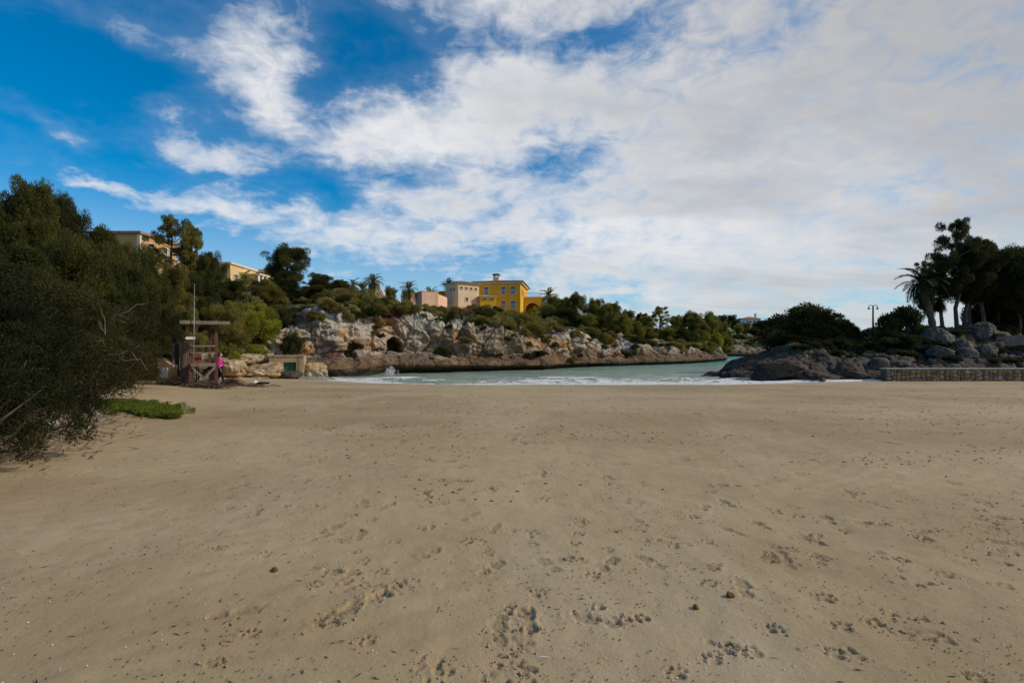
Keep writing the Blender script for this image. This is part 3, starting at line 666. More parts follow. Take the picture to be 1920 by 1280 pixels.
PINES = [make_pine(11, 9, 3.6, .30, 26, 6, 380, crs=.25, flat=.75), make_pine(12, 10, 3.0, .36, 22, 6, 300, crs=.23, lean=.09), make_pine(13, 7.5, 3.9, .34, 24, 6, 360, flat=.62, crs=.25),
         make_pine(14, 8, 3.4, .22, 28, 6, 380, crs=.25, flat=.8)]
OPENP = make_pine(15, 10, 3.3, .40, 20, 4, 210, L=.27, Wd=.07, crs=.155, lean=.06, prof_pow=.7)
DENSE = make_pine(16, 7, 3.6, .12, 26, 6, 360, L=.2, Wd=.08, crs=.26, flat=.8)
DOME = make_shrub(41, 5.0, 4.2, 170, 300, .24, .10, cr=.19, stems=20, names=('trunk', 'crown'))
SHR = [make_shrub(21, 1.6, 1.3, 26, 260, .13, .06), make_shrub(22, 1.2, 1.5, 26, 260, .12, .05, flat=.7), make_shrub(23, 2.2, 1.6, 34, 280, .15, .07), make_shrub(24, 1.0, 1.1, 20, 260, .10, .035, up=.7, cr=.26)]
JUN = [make_shrub(31, 3.6, 2.6, 120, 520, .075, .024, diamond=True, cr=.15, stems=24), make_shrub(32, 3.0, 2.9, 120, 520, .07, .024, diamond=True, cr=.14, stems=24, flat=.7), make_shrub(33, 4.4, 2.6, 130, 480, .08, .026, diamond=True, cr=.15, stems=24)]

GREEN = dict(left=(.068, .072, .020), pine=(.155, .158, .042), olive=(.165, .152, .050), dark=(.044, .050, .017), bright=(.20, .215, .035), grey=(.235, .215, .115), brown=(.185, .135, .062), dead=(.20, .062, .022), deep=(.034, .040, .017), tam=(.042, .040, .017), bush=(.022, .026, .010))  # left, bush, tam, deep: vignette and backlight darkness worked into the greens
rp = random.Random(99)
def plant(proto, x, y, h, w, name, label, cat, col='pine', group=None, sink=.1, z=None, tilt=0.0):
    gz = ground(x, y) if z is None else z
    sz = h/proto['h']; sxy = (w/2)/proto['w'] if w else sz
    root = thing(name, label, cat, (x, y, gz-sink), rp.uniform(0, 6.283), group)
    root.rotation_euler[0] = tilt
    for pn, me, ma in proto['parts']:
        o = link(pn, me, ma, root, scale=(sxy, sxy, sz))
        if pn in ('crown', 'foliage'): o.color = GREEN[col]+(1,)
    return root
def tree_px(proto, px, Y, py, wpx, name, label, cat='tree', col='pine', group=None, **k):
    x = X(px, Y); g = ground(x, Y); h = max(.5, Z(py, Y)-g+.1)
    return plant(proto, x, Y, h, wpx*Y/F, name, label, cat, col, group, **k)
P0, P1, P2, P3 = PINES
PT = 'pine_tree'
# left hillside pines
GL = 'pines on the slope behind the lifeguard tower'
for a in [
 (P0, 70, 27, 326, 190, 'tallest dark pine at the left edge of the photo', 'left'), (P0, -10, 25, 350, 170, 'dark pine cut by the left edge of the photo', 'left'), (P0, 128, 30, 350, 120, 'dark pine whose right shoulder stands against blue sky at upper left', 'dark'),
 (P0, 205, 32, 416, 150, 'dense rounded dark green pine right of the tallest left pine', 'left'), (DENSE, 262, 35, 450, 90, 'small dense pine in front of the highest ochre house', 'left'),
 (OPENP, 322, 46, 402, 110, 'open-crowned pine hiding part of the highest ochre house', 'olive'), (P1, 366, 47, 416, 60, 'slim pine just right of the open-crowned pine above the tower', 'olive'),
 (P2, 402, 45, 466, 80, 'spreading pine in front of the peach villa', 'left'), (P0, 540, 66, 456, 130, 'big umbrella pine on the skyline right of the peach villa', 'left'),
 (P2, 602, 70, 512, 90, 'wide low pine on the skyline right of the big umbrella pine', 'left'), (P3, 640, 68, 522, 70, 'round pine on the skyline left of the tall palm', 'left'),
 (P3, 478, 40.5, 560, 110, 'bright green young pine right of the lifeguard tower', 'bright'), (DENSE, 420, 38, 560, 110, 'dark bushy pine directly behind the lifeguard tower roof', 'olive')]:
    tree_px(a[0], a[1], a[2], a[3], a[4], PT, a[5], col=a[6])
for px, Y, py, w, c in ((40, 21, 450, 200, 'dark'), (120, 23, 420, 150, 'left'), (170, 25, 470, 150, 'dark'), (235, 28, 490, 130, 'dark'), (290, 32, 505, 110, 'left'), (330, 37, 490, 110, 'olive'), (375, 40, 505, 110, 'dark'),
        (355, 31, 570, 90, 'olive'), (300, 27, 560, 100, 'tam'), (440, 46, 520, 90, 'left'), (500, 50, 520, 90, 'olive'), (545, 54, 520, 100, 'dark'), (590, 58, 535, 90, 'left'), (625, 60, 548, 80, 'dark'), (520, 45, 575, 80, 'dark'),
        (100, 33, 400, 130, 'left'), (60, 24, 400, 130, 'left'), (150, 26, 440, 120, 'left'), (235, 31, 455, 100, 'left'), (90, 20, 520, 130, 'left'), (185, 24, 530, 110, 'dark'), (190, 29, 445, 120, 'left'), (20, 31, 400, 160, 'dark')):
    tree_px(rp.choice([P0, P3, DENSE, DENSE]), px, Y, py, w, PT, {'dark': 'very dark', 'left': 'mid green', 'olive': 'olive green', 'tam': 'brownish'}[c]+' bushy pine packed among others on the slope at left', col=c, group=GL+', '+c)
GB = 'rounded shrubs on the slope above the left cliff'
for px, Y, py, w, c in ((455, 42, 600, 70, 'olive'), (505, 43, 610, 60, 'dark'), (548, 41.5, 612, 52, 'dark'), (560, 43, 640, 50, 'olive'), (470, 47, 545, 70, 'grey'), (520, 52, 545, 60, 'olive'), (560, 56, 555, 70, 'grey'), (600, 54, 560, 70, 'olive'),
        (640, 55, 560, 60, 'grey'), (575, 50, 570, 60, 'dark'), (610, 50, 575, 60, 'grey'), (650, 52, 570, 55, 'brown'), (540, 47.5, 570, 60, 'dark'), (430, 36, 640, 60, 'olive'), (490, 38.8, 648, 50, 'bright'), (440, 34.5, 655, 45, 'bright'), (665, 60, 545, 60, 'olive')):
    tree_px(rp.choice(SHR[:3]), px, Y, py, w, 'shrub', {'dark': 'dark green', 'grey': 'grey-green', 'olive': 'olive green', 'brown': 'brownish', 'bright': 'bright green'}[c]+' rounded shrub on the wooded slope above the left end of the cliff', 'shrub', c, GB+', '+c)

# scrub on the cliff top and the hill under the villas
GS = 'low scrub on the cliff top'
FOOT = [(-14, 8, 96, 124), (-28, -11, 86, 104)]
rs = random.Random(5); cnt = 0
def hill_pt(u_, b_):
    i = np.interp(u_, HI['u'], np.arange(len(HI['u']))); k = int(i)
    return HI['bx'][k]+HI['dx'][k]*b_, HI['by'][k]+HI['dy'][k]*b_, HI['Bk'][5][k]
while cnt < 285:
    u_ = rs.uniform(6.6, 15.2); off = -.7+rs.uniform(0.0, 1)**1.5*46
    bx_, by_, b5 = hill_pt(u_, 0); x, y, _ = hill_pt(u_, b5+.5+off)
    if any(a < x < b_ and c < y < d for a, b_, c, d in FOOT): continue
    px = 960+x/y*F
    if px < 650 and off > 14: continue
    cnt += 1
    near = off < 8
    h = rs.uniform(.6, 1.6) if near else rs.uniform(1.0, 2.2)
    if px > 1090: h *= 1.25
    if 690 < px < 890 and off > 8: h *= .62
    if 880 < px < 1010 and off > 20: h *= .8
    c = rs.choice(['grey', 'olive', 'olive', 'brown', 'grey', 'dark', 'olive'])
    plant(rs.choice(SHR), x, y, h, h*rs.uniform(1.6, 2.8), 'shrub', {'grey': 'low grey-green', 'olive': 'low olive-green', 'brown': 'low brownish', 'dark': 'low dark green'}[c]+' shrub in the scrub on top of the cliff', 'shrub', c, GS+', '+c, sink=.08)
for px, Y, py, w, pr, c, lab in [
 (735, 50.0, 590, 52, SHR[2], 'dead', 'rust-brown dead shrub hanging over the cave'), (710, 50.6, 604, 36, SHR[0], 'dead', 'small brown withered shrub left of the rust-brown dead one'),
 (829, 49.2, 647, 46, SHR[0], 'dark', 'dark green bush at the foot of the pale cliff pillar'), (1257, 74.6, 655, 30, SHR[0], 'dark', 'dark round bush hanging on the low rocks by the water'),
 (932, 94, 572, 34, SHR[2], 'dark', 'dark bush against the foot of the yellow annex'), (885, 92, 568, 34, SHR[2], 'olive', 'grey olive bush in front of the cream tower corner'), (955, 90, 580, 60, SHR[2], 'brown', 'brownish wide bush below the lower windows of the yellow villa'),
 (1000, 104, 572, 38, SHR[0], 'bright', 'green bush inside the arched porch of the yellow villa'), (733, 84, 534, 34, DENSE, 'olive', 'dark conical bush-tree in front of the pink house'), (765, 82, 560, 34, SHR[2], 'pine', 'dark green bush before the left pink wall'), (742, 84, 566, 36, SHR[1], 'grey', 'grey round bush under the pink house'), (860, 88, 576, 36, SHR[1], 'olive', 'low olive bush below the cream tower')]:
    tree_px(pr, px, Y, py, w, 'shrub', lab, 'shrub', c)
GE = 'small shrubs draped over the cliff edge'
re_ = random.Random(21)
for k in range(46):
    u_ = re_.uniform(5.9, 14.8); x, y, b5 = hill_pt(u_, 0); f_ = re_.uniform(-1.3, .2); x, y, _ = hill_pt(u_, b5+f_); h = re_.uniform(.4, 1.0); c = re_.choice(['dark', 'brown', 'olive', 'dark'])
    plant(re_.choice(SHR[:3]), x, y, h, h*re_.uniform(1.5, 2.6), 'cliff_shrub', {'dark': 'dark green', 'brown': 'brownish', 'olive': 'olive'}[c]+' small shrub draped over the cliff edge', 'shrub', c, GE+', '+c, sink=.15)
# trees right of the yellow villa
for px, Y, py, w, pr, c, lab in [
 (1042, 86, 552, 50, P3, 'olive', 'light green pine beside the palm right of the yellow villa'), (1075, 82, 545, 70, P0, 'pine', 'round-topped pine, highest of the wood right of the yellow villa'), (1112, 82, 556, 60, P2, 'pine', 'broad pine in the middle of the wood right of the yellow villa'),
 (1148, 82, 563, 60, P0, 'pine', 'pine at the right end of the wood beside the yellow villa'), (1200, 100, 584, 40, P3, 'dark', 'dark small pine left of the bare-trunked pine'), (1240, 97, 573, 62, OPENP, 'pine', 'bare-trunked pine with sky showing through its crown'),
 (1292, 94, 580, 70, P0, 'pine', 'wide pine on the point, left of the pair'), (1328, 97, 581, 60, P2, 'pine', 'wide pine on the point, right of the pair'), (1025, 80, 566, 46, DENSE, 'olive', 'low pine at the right foot of the yellow villa'), (1175, 88, 578, 54, P0, 'pine', 'rounded pine closing the wood before the gap'), (1215, 93, 590, 50, P2, 'pine', 'low spreading pine left of the bare-trunked pine'), (1265, 92, 588, 50, P0, 'pine', 'rounded pine right of the bare-trunked pine'), (1310, 91, 590, 56, P3, 'olive', 'low rounded pine in front of the pair on the point'),
 (1058, 84, 556, 60, P3, 'pine', 'rounded pine between the palm and the highest pine of the wood'), (1132, 80, 566, 60, P0, 'pine', 'rounded pine between the broad pine and the end of the wood'),
 (1352, 98, 596, 46, DENSE, 'olive', 'low pine at the end of the point')]:
    tree_px(pr, px, Y, py, w, PT, lab, col=c)
GW = 'dense young pines and bushes of the wood on the point'
for px, Y, py, w, c in ((1030, 76, 578, 50, 'dark'), (1060, 76, 572, 60, 'dark'), (1095, 75, 585, 60, 'pine'), (1130, 76, 590, 60, 'dark'), (1165, 79, 588, 50, 'pine'), (1190, 83, 600, 50, 'olive'), (1215, 85, 610, 44, 'pine'), (1250, 86, 612, 50, 'olive'), (1280, 86, 612, 50, 'dark'), (1310, 90, 615, 50, 'olive'),
        (1340, 93, 622, 44, 'bright'), (1360, 95, 628, 34, 'olive'), (1180, 73, 625, 50, 'olive'), (1140, 71, 618, 50, 'brown'), (1105, 69, 612, 50, 'olive'), (1220, 75, 635, 46, 'olive'), (1265, 79, 640, 46, 'grey'), (1300, 83, 640, 40, 'bright'), (1065, 66, 612, 50, 'grey'), (1330, 88, 640, 36, 'olive')):
    tree_px(rp.choice([DENSE, DENSE, SHR[2]]), px, Y, py, w, 'bushy_pine', {'dark': 'dark green', 'grey': 'grey-green', 'olive': 'olive green', 'brown': 'brownish', 'bright': 'bright green', 'pine': 'mid green'}[c]+' bushy tree in the dense wood on the point', col=c, group=GW+', '+c)
GF = 'trees on the far shore'
for px, Y, py, w, c in ((1352, 156, 588, 40, 'dark'), (1376, 160, 588, 40, 'dark'), (1400, 150, 603, 44, 'pine'), (1425, 152, 600, 40, 'dark'), (1388, 146, 625, 34, 'pine'), (1440, 150, 598, 50, 'dark'), (1412, 144, 632, 30, 'olive'), (1465, 150, 592, 50, 'dark'), (1490, 148, 600, 50, 'dark'), (1372, 143, 640, 26, 'olive'), (1340, 150, 600, 40, 'dark'), (1432, 143, 628, 30, 'dark'), (1385, 148, 606, 44, 'pine'), (1365, 146, 615, 40, 'pine'), (1415, 148, 612, 40, 'dark'), (1400, 143, 640, 36, 'olive')):
    tree_px(rp.choice([P0, P2, DENSE]), px, Y, py, w, 'far_tree', 'dark tree on the far shore at the head of the cove', col=c, group=GF)
# right headland
for px, Y, py, w, pr, c, lab, nm in [
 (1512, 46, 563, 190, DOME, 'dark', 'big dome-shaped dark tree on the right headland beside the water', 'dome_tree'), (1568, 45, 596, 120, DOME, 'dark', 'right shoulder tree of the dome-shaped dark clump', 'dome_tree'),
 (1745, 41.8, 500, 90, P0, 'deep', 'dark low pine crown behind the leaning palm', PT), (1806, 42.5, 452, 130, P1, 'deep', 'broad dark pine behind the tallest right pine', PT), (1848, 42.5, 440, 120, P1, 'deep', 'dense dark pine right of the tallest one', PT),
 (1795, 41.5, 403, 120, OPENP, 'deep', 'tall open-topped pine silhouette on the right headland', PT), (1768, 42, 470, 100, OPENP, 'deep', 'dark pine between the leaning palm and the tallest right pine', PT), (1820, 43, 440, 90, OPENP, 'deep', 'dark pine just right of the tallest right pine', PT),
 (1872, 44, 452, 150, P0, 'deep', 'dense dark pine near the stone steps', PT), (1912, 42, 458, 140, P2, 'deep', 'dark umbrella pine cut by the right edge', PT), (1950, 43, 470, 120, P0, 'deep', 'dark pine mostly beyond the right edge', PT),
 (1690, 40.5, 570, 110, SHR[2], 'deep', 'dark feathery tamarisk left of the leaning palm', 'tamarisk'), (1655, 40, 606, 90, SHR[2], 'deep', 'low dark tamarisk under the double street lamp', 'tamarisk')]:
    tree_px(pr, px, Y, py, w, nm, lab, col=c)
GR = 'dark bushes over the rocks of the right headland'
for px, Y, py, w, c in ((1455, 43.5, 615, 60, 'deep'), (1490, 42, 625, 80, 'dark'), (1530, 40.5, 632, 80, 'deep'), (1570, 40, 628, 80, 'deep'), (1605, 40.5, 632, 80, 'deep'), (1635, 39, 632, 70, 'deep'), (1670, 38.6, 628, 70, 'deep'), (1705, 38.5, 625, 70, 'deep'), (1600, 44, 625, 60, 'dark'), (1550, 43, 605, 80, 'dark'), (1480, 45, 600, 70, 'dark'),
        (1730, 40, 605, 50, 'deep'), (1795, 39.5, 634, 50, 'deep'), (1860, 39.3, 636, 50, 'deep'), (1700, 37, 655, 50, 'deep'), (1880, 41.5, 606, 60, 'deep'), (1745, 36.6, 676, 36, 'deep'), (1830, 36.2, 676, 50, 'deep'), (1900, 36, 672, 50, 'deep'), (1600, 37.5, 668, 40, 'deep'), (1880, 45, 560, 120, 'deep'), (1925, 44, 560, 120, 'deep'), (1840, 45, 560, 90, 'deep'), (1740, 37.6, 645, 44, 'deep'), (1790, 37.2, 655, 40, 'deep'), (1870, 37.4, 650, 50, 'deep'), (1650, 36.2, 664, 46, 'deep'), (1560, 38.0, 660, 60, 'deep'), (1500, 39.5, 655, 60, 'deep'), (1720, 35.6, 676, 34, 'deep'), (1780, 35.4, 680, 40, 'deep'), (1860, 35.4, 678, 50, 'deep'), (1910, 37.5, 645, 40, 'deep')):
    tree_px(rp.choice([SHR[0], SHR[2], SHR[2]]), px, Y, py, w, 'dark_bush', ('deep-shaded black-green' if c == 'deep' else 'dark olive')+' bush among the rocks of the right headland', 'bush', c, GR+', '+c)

# foreground bushes on the left bank
for x, y, h, w, pr, c, lab in [
 (-7.5, 6.9, 2.3, 3.0, JUN[0], 'bush', 'low dark bush spilling onto the sand at the lower left edge'), (-8.7, 8.9, 2.6, 3.0, JUN[1], 'bush', 'low dark bush overhanging the dry twigs at left'), (-8.9, 6.8, 3.0, 4.4, JUN[1], 'bush', 'nearest dark green bush at the lower left edge'), (-10.6, 9.6, 4.0, 5.0, JUN[0], 'bush', 'second nearest dark bush on the left bank, above the dry twigs'), (-11.6, 12.6, 4.3, 4.6, JUN[2], 'tam', 'brownish tamarisk with bare pale branches on the left bank'),
 (-13.4, 15.6, 4.4, 4.6, JUN[0], 'tam', 'brown-green tamarisk behind the mat of green succulents'), (-15.2, 18.8, 4.3, 4.6, JUN[2], 'tam', 'tall brownish tamarisk left of the dark round bush'), (-16.25, 20.9, 3.0, 2.9, JUN[1], 'bush', 'dark green round bush touching the sand beside the stone sign'),
 (-12.5, 6.5, 4.4, 5.0, JUN[2], 'bush', 'tall dark bush behind the nearest one at the left edge'), (-14.0, 10.5, 5.6, 5.4, JUN[2], 'bush', 'tall dark bush rising behind the front row at far left'), (-17.5, 22.5, 4.8, 5.0, JUN[0], 'tam', 'brown-green tamarisk behind the stone sign'), (-8.6, 3.4, 2.4, 4.0, JUN[1], 'bush', 'dark bush just out of the lower left corner'), (-16.5, 15, 5.4, 5.5, JUN[0], 'bush', 'dark bush in the second row behind the brown tamarisks')]:
    plant(pr, x, y, h*(.8 if h > 3.5 else 1), w, 'bush', lab, 'bush', c, sink=.12)

# bare pale branches
def make_branch(label, pts, r0, kids, loc):
    rng = np.random.default_rng(len(label)); b_ = MB(); P = np.array(pts, float)
    b_.tube(P, np.linspace(r0, r0*.3, len(P)), 6)
    for k in range(kids):
        i = rng.integers(1, len(P)); d = (P[i]-P[i-1]); d /= np.linalg.norm(d); e = P[i]+(d+rng.normal(0, .6, 3))*rng.uniform(.12, .35)
        b_.tube(curve(P[i], e, 0, 4, rng, .08), np.linspace(r0*.4, .006, 4), 5)
    o = b_.build('bare_branch', M['bark_pale'], smooth=True); o.location = loc; tag(o, label, 'branch')
make_branch('long bare grey branch leaning out of the left bushes', [(-1.2, .5, -.35), (-.5, .1, 0), (0, 0, .22), (.3, 0, .40), (.55, -.05, .38), (.8, -.05, .5)], .028, 5, (-9.75, 12.0, 1.75))
make_branch('forked bare branch high in the brown tamarisk', [(-.2, .4, -.3), (0, 0, 0), (.06, 0, .2), (.05, 0, .42)], .02, 4, (-9.75, 12.2, 2.45))
make_branch('thin pale branch stub arching out of the tamarisk', [(-.5, .3, -.2), (0, 0, 0), (.2, 0, .05), (.5, -.05, -.08)], .016, 2, (-10.2, 13.0, 3.1))
# palms
def frond_mesh(seed, L=2.2, droop=.5, n=30, rot=.42):
    rng = np.random.default_rng(seed); V = []; Fc = []; ti = []
    def pt(s): return np.array([L*s*(1-.12*droop*s), 0, L*(.55*s-(.35+droop)*s*s)])
    b_ = MB(); b_.tube([pt(s) for s in np.linspace(0, 1, 7)], np.linspace(.035, .006, 7), 4)
    V = [tuple(v) for v in b_.v]; faces = list(b_.f)
    for i in range(n):
        s = .12+.88*i/(n-1); p = pt(s); dz = pt(min(1, s+.03))-pt(s-.03); dz /= np.linalg.norm(dz)
        ln = L*.27*math.sin(math.pi*(.18+.76*s))**.7
        for sd in (-1, 1):
            d = dz*.75+np.array([0, sd*.85, rot*rng.uniform(.3, 1)]); d /= np.linalg.norm(d); e = p+d*ln*rng.uniform(.85, 1.1); e[2] -= ln*.16
            mid = p+(e-p)*.45; k = len(V); w = dz*.055
            V += [tuple(p), tuple(mid+w), tuple(e), tuple(mid-w)]; faces.append((k, k+1, k+2, k+3))
    me = bpy.data.meshes.new('palm_frond'); me.from_pydata(V, [], faces); me.update()
    at = me.attributes.new('tint', 'FLOAT', 'POINT'); at.data.foreach_set('value', rng.uniform(.2, .7, len(V)).astype(np.float32)); return me
FR = [frond_mesh(1), frond_mesh(2, droop=.75), frond_mesh(3, droop=.3)]
def palm(x, y, zc, label, L=2.4, nf=26, lean=(0, 0), col='olive', tr=.2, seed=0):
    rr = random.Random(seed+int(x*10)); g = ground(x, y); H = zc-g
    root = thing('palm_tree', label, 'palm', (x, y, g-.1)); rng = np.random.default_rng(seed+5)
    b_ = MB(); n = 14; pts = [(lean[0]*(s**1.4), lean[1]*(s**1.4), -.3+(H+.4)*s) for s in np.linspace(0, 1, n)]
    b_.tube(pts, [tr*(1.25 if i == 0 else 1+.10*(-1)**i) for i in range(n-2)]+[tr*1.5, tr*1.2], 9); b_.build('trunk', M['palm_bark'], root, True)
    top = (lean[0], lean[1], H+.1)
    for i in range(nf):
        e = R(78-115*(i/nf)**.85+rr.uniform(-8, 8)); me = FR[1 if i > nf*.6 else rr.choice((0, 2))]
        o = link('frond', me, M['fol'], root, top, (0, -e+R(18), i*2.399+rr.uniform(-.2, .2)), L/2.2*rr.uniform(.85, 1.1)); o.color = GREEN[col]+(1,)
for px, py, Y, L, nf, col, lab in [(700, 526, 80, 2.3, 30, 'olive', 'tall feathery palm standing alone against the sky left of the pink house'), (680, 541, 78, 2.4, 22, 'olive', 'shorter palm left of the tall lone palm'), (662, 533, 84, 2.2, 16, 'olive', 'leftmost palm of the three by the pink gables'),
    (766, 540, 92, 2.7, 26, 'olive', 'palm behind the left pink wall'), (806, 552, 100, 2.7, 22, 'olive', 'palm crown just over the long pink wall'),
    (841, 530, 122, 2.6, 20, 'dark', 'palm crown peeping over the roof of the cream tower'), (456, 522, 70, 2.0, 20, 'bright', 'small palm in front of the peach villa'), (1029, 552, 92, 2.4, 26, 'olive', 'palm right of the arched porch of the yellow villa')]:
    palm(X(px, Y), Y, Z(py+3, Y), lab, L*.86, nf, (0, 0), col, .22)
palm(X(1752, 41), 41, Z(530, 41), 'leaning dark palm silhouette on the right headland', 1.95, 30, (-1.0, 0), 'deep', .24)

# ================================================================ buildings
def bx(mb, x0, x1, y0, y1, z0, z1): return mb.box(((x0+x1)/2, (y0+y1)/2, (z0+z1)/2), (x1-x0, y1-y0, z1-z0))
def part(name, m_, parent, *boxes, loc=None, rotz=0.0):
    b_ = MB()
    for q in boxes: bx(b_, *q)
    o = b_.build(name, M[m_], parent)
    if loc is not None: o.location = loc
    o.rotation_euler[2] = rotz
    return o
def hip(name, m_, parent, x0, x1, y0, y1, z0, rise, edge=.16):
    b_ = MB(); d = min(x1-x0, y1-y0)/2; lx = x1-x0 >= y1-y0
    r = [(x0+d, (y0+y1)/2, z0+edge+rise), (x1-d, (y0+y1)/2, z0+edge+rise)] if lx else [((x0+x1)/2, y0+d, z0+edge+rise), ((x0+x1)/2, y1-d, z0+edge+rise)]
    c = [(x0, y0), (x1, y0), (x1, y1), (x0, y1)]
    vs = [(x, y, z0) for x, y in c]+[(x, y, z0+edge) for x, y in c]+r
    fs = [(3, 2, 1, 0)]+[(i, (i+1) % 4, (i+1) % 4+4, i+4) for i in range(4)]
    fs += [(4, 5, 9, 8), (5, 6, 9), (6, 7, 8, 9), (7, 4, 8)] if lx else [(4, 5, 8), (5, 6, 9, 8), (6, 7, 9), (7, 4, 8, 9)]
    b_.add(vs, fs); return b_.build(name, M[m_], parent)
def window(parent, x, y, z, w, h, axis, sub=True, fm='trim', jm='blue', sgn=-1):
    """framed window on a wall; axis 'x' = wall runs along x and faces sgn*y"""
    def tr(b_, a0, a1, d0, d1, z0, z1):
        if axis == 'x': bx(b_, x+a0, x+a1, min(y+sgn*d0, y+sgn*d1), max(y+sgn*d0, y+sgn*d1), z+z0, z+z1)
        else: bx(b_, min(x+sgn*d0, x+sgn*d1), max(x+sgn*d0, x+sgn*d1), y+a0, y+a1, z+z0, z+z1)
    f = MB(); t_ = .13
    tr(f, -w/2-t_, -w/2, 0, .07, -h/2-t_, h/2+t_); tr(f, w/2, w/2+t_, 0, .07, -h/2-t_, h/2+t_); tr(f, -w/2, w/2, 0, .07, h/2, h/2+t_); tr(f, -w/2, w/2, 0, .10, -h/2-t_, -h/2)
    o = f.build('window', M[fm], parent)
    if sub:
        p = MB(); tr(p, -w/2, w/2, .003, .012, -h/2, h/2); p.build('pane', M['glass'], o)
        j = MB(); s = .09
        tr(j, -w/2+.003, -w/2+s, .013, .045, -h/2+.003, h/2-.003); tr(j, w/2-s, w/2-.003, .013, .045, -h/2+.003, h/2-.003); tr(j, -s/2, s/2, .013, .045, -h/2+.003, h/2-.003)
        tr(j, -w/2+s, -s/2, .013, .044, h/2-.30, h/2-.003); tr(j, s/2, w/2-s, .013, .044, h/2-.30, h/2-.003); tr(j, -w/2+s, -s/2, .013, .044, -h/2+.2, -h/2+.28); tr(j, s/2, w/2-s, .013, .044, -h/2+.2, -h/2+.28)
        j.build('casement', M[jm], o)
    else:
        p = MB(); tr(p, -w/2, w/2, .003, .012, -h/2, h/2); p.build('pane', M['recess_shade'], o)  # flat dark panel, painted as the shade inside an opening
    return o

# ---- yellow villa: main block, cream tower, annex, arched porch
VA = R(8); vroot = thing('villa', 'yellow two-storey villa with blue windows, cream tower and arched porch on the hill', 'villa', (1.7, 105, 9.0), -VA)
def vl(x, y): c, s = math.cos(VA), math.sin(VA); dx, dy = x-1.7, y-105; return (c*dx-s*dy, s*dx+c*dy)
part('wall', 'yellow', vroot, (-9.4, 0, 0, 13, -3, 6.55))
part('cornice', 'trim', vroot, (-9.9, .45, -.45, 13.4, 6.553, 6.85))
rf_ = hip('roof', 'roof', vroot, -10.1, .7, -.7, 13.7, 6.853, .85)
ch = part('chimney', 'trim', vroot, (-6.2, -5.0, 3, 4.2, 7.0, 8.35))
part('chimney_post', 'trim', ch, (-6.15, -5.95, 3.05, 3.25, 8.352, 8.75), (-5.25, -5.05, 3.05, 3.25, 8.352, 8.75), (-6.15, -5.95, 3.95, 4.15, 8.352, 8.75), (-5.25, -5.05, 3.95, 4.15, 8.352, 8.75))
part('chimney_cap', 'roof', ch, (-6.4, -4.8, 2.8, 4.4, 8.752, 8.95), (-6.1, -5.1, 3.1, 4.1, 8.952, 9.1))
for x, z in ((-7.1, 5.05), (-3.5, 5.1), (-1.5, 5.1), (-3.5, 2.15), (-1.5, 2.15), (-8.95, 5.05)): window(vroot, x, 0, z, .88 if x > -8.9 else .5, 1.5, 'x')
for y in (2.6, 5.2): window(vroot, 0, y, 5.0, .9, 1.5, 'y', sgn=1)
tx, ty = vl(-10.4, 99)
tw = part('tower', 'cream', vroot, (0, 5, 0, 4.6, -3, 5.75), loc=(tx, ty, 0), rotz=R(40)+VA)
part('tower_cornice', 'trim', tw, (-.3, 5.3, -.3, 4.9, 5.753, 5.95)); hip('tower_roof', 'roof', tw, -.5, 5.5, -.5, 5.1, 5.953, .55)
for x in (.75, 1.9, 3.05, 4.2): window(tw, x, 0, 4.95, .55, .42, 'x', False, 'cream')  # niches, their inner shade painted as flat dark panels
window(tw, 2.0, 0, 2.8, .6, .65, 'x', False, 'cream')
for y in (1.4, 2.5): window(tw, 0, y, 4.75, .5, .6, 'y', False, 'cream')
ax_, ay_ = vl(-6.3, 101)
an = part('annex', 'yellow', vroot, (0, 3.3, 0, 3.4, -3, 3.45), loc=(ax_, ay_, 0), rotz=R(15)+VA)
part('annex_coping', 'trim', an, (-.12, 3.42, -.12, 3.5, 3.453, 3.62))
for x in (.95, 2.35): window(an, x, 0, 2.95, .95, .30, 'x', False, 'yellow')  # wall slots: dark panels painted for the shade within
wx_, wy_ = vl(-16.4, 106)
wg = part('rear_wing', 'yellow', vroot, (0, 5, 0, 5, -3, 4.7), loc=(wx_, wy_, 0), rotz=0); hip('rear_wing_roof', 'roof', wg, -.6, 5.4, -.6, 5.6, 4.703, .5)
# porch with arch
pz = 4.3; pr_ = MB(); x0, x1, cx, ra, sp = .003, 3.9, 1.9, 1.5, 1.6
arc = [(cx+ra*math.cos(a), sp+ra*.95*math.sin(a)) for a in np.linspace(math.pi, 0, 17)]
for i in range(16):
    (xa, za), (xb, zb) = arc[i], arc[i+1]; pr_.prism([(xa, za), (xb, zb), (xb, pz), (xa, pz)], 6.0, 6.45)
bx(pr_, x0, cx-ra, 6.0, 6.45, -2.5, pz); bx(pr_, cx+ra, x1, 6.0, 6.45, -2.5, pz); bx(pr_, x1-.4, x1, 6.453, 11, -2.5, pz); bx(pr_, x0, x1-.402, 6.453, 11, pz-.35, pz); bx(pr_, x0, x1-.402, 10.6, 10.999, -2.5, pz-.353)
po = pr_.build('porch', M['yellow'], vroot)
tr_ = MB()
for i in range(16):
    (xa, za), (xb, zb) = arc[i], arc[i+1]; k = 1.10
    tr_.prism([(xa, za), (xb, zb), (cx+(xb-cx)*k, sp+(zb-sp)*k), (cx+(xa-cx)*k, sp+(za-sp)*k)], 5.93, 5.998)
tr_.build('arch_trim', M['trim'], po)
bt = MB(); bt.prism([(x1+.003, -2.5), (x1+1.1, -2.5), (x1+.35, pz-.2), (x1+.003, pz)], 6.0, 6.6); bt.build('buttress', M['yellow'], po)
rl = part('railing', 'white', po, (x0+.1, x1, 6.05, 6.13, pz+.85, pz+.95), (x0+.1, x1, 6.07, 6.11, pz+.08, pz+.14), (x1-.08, x1, 6.14, 11, pz+.85, pz+.95))
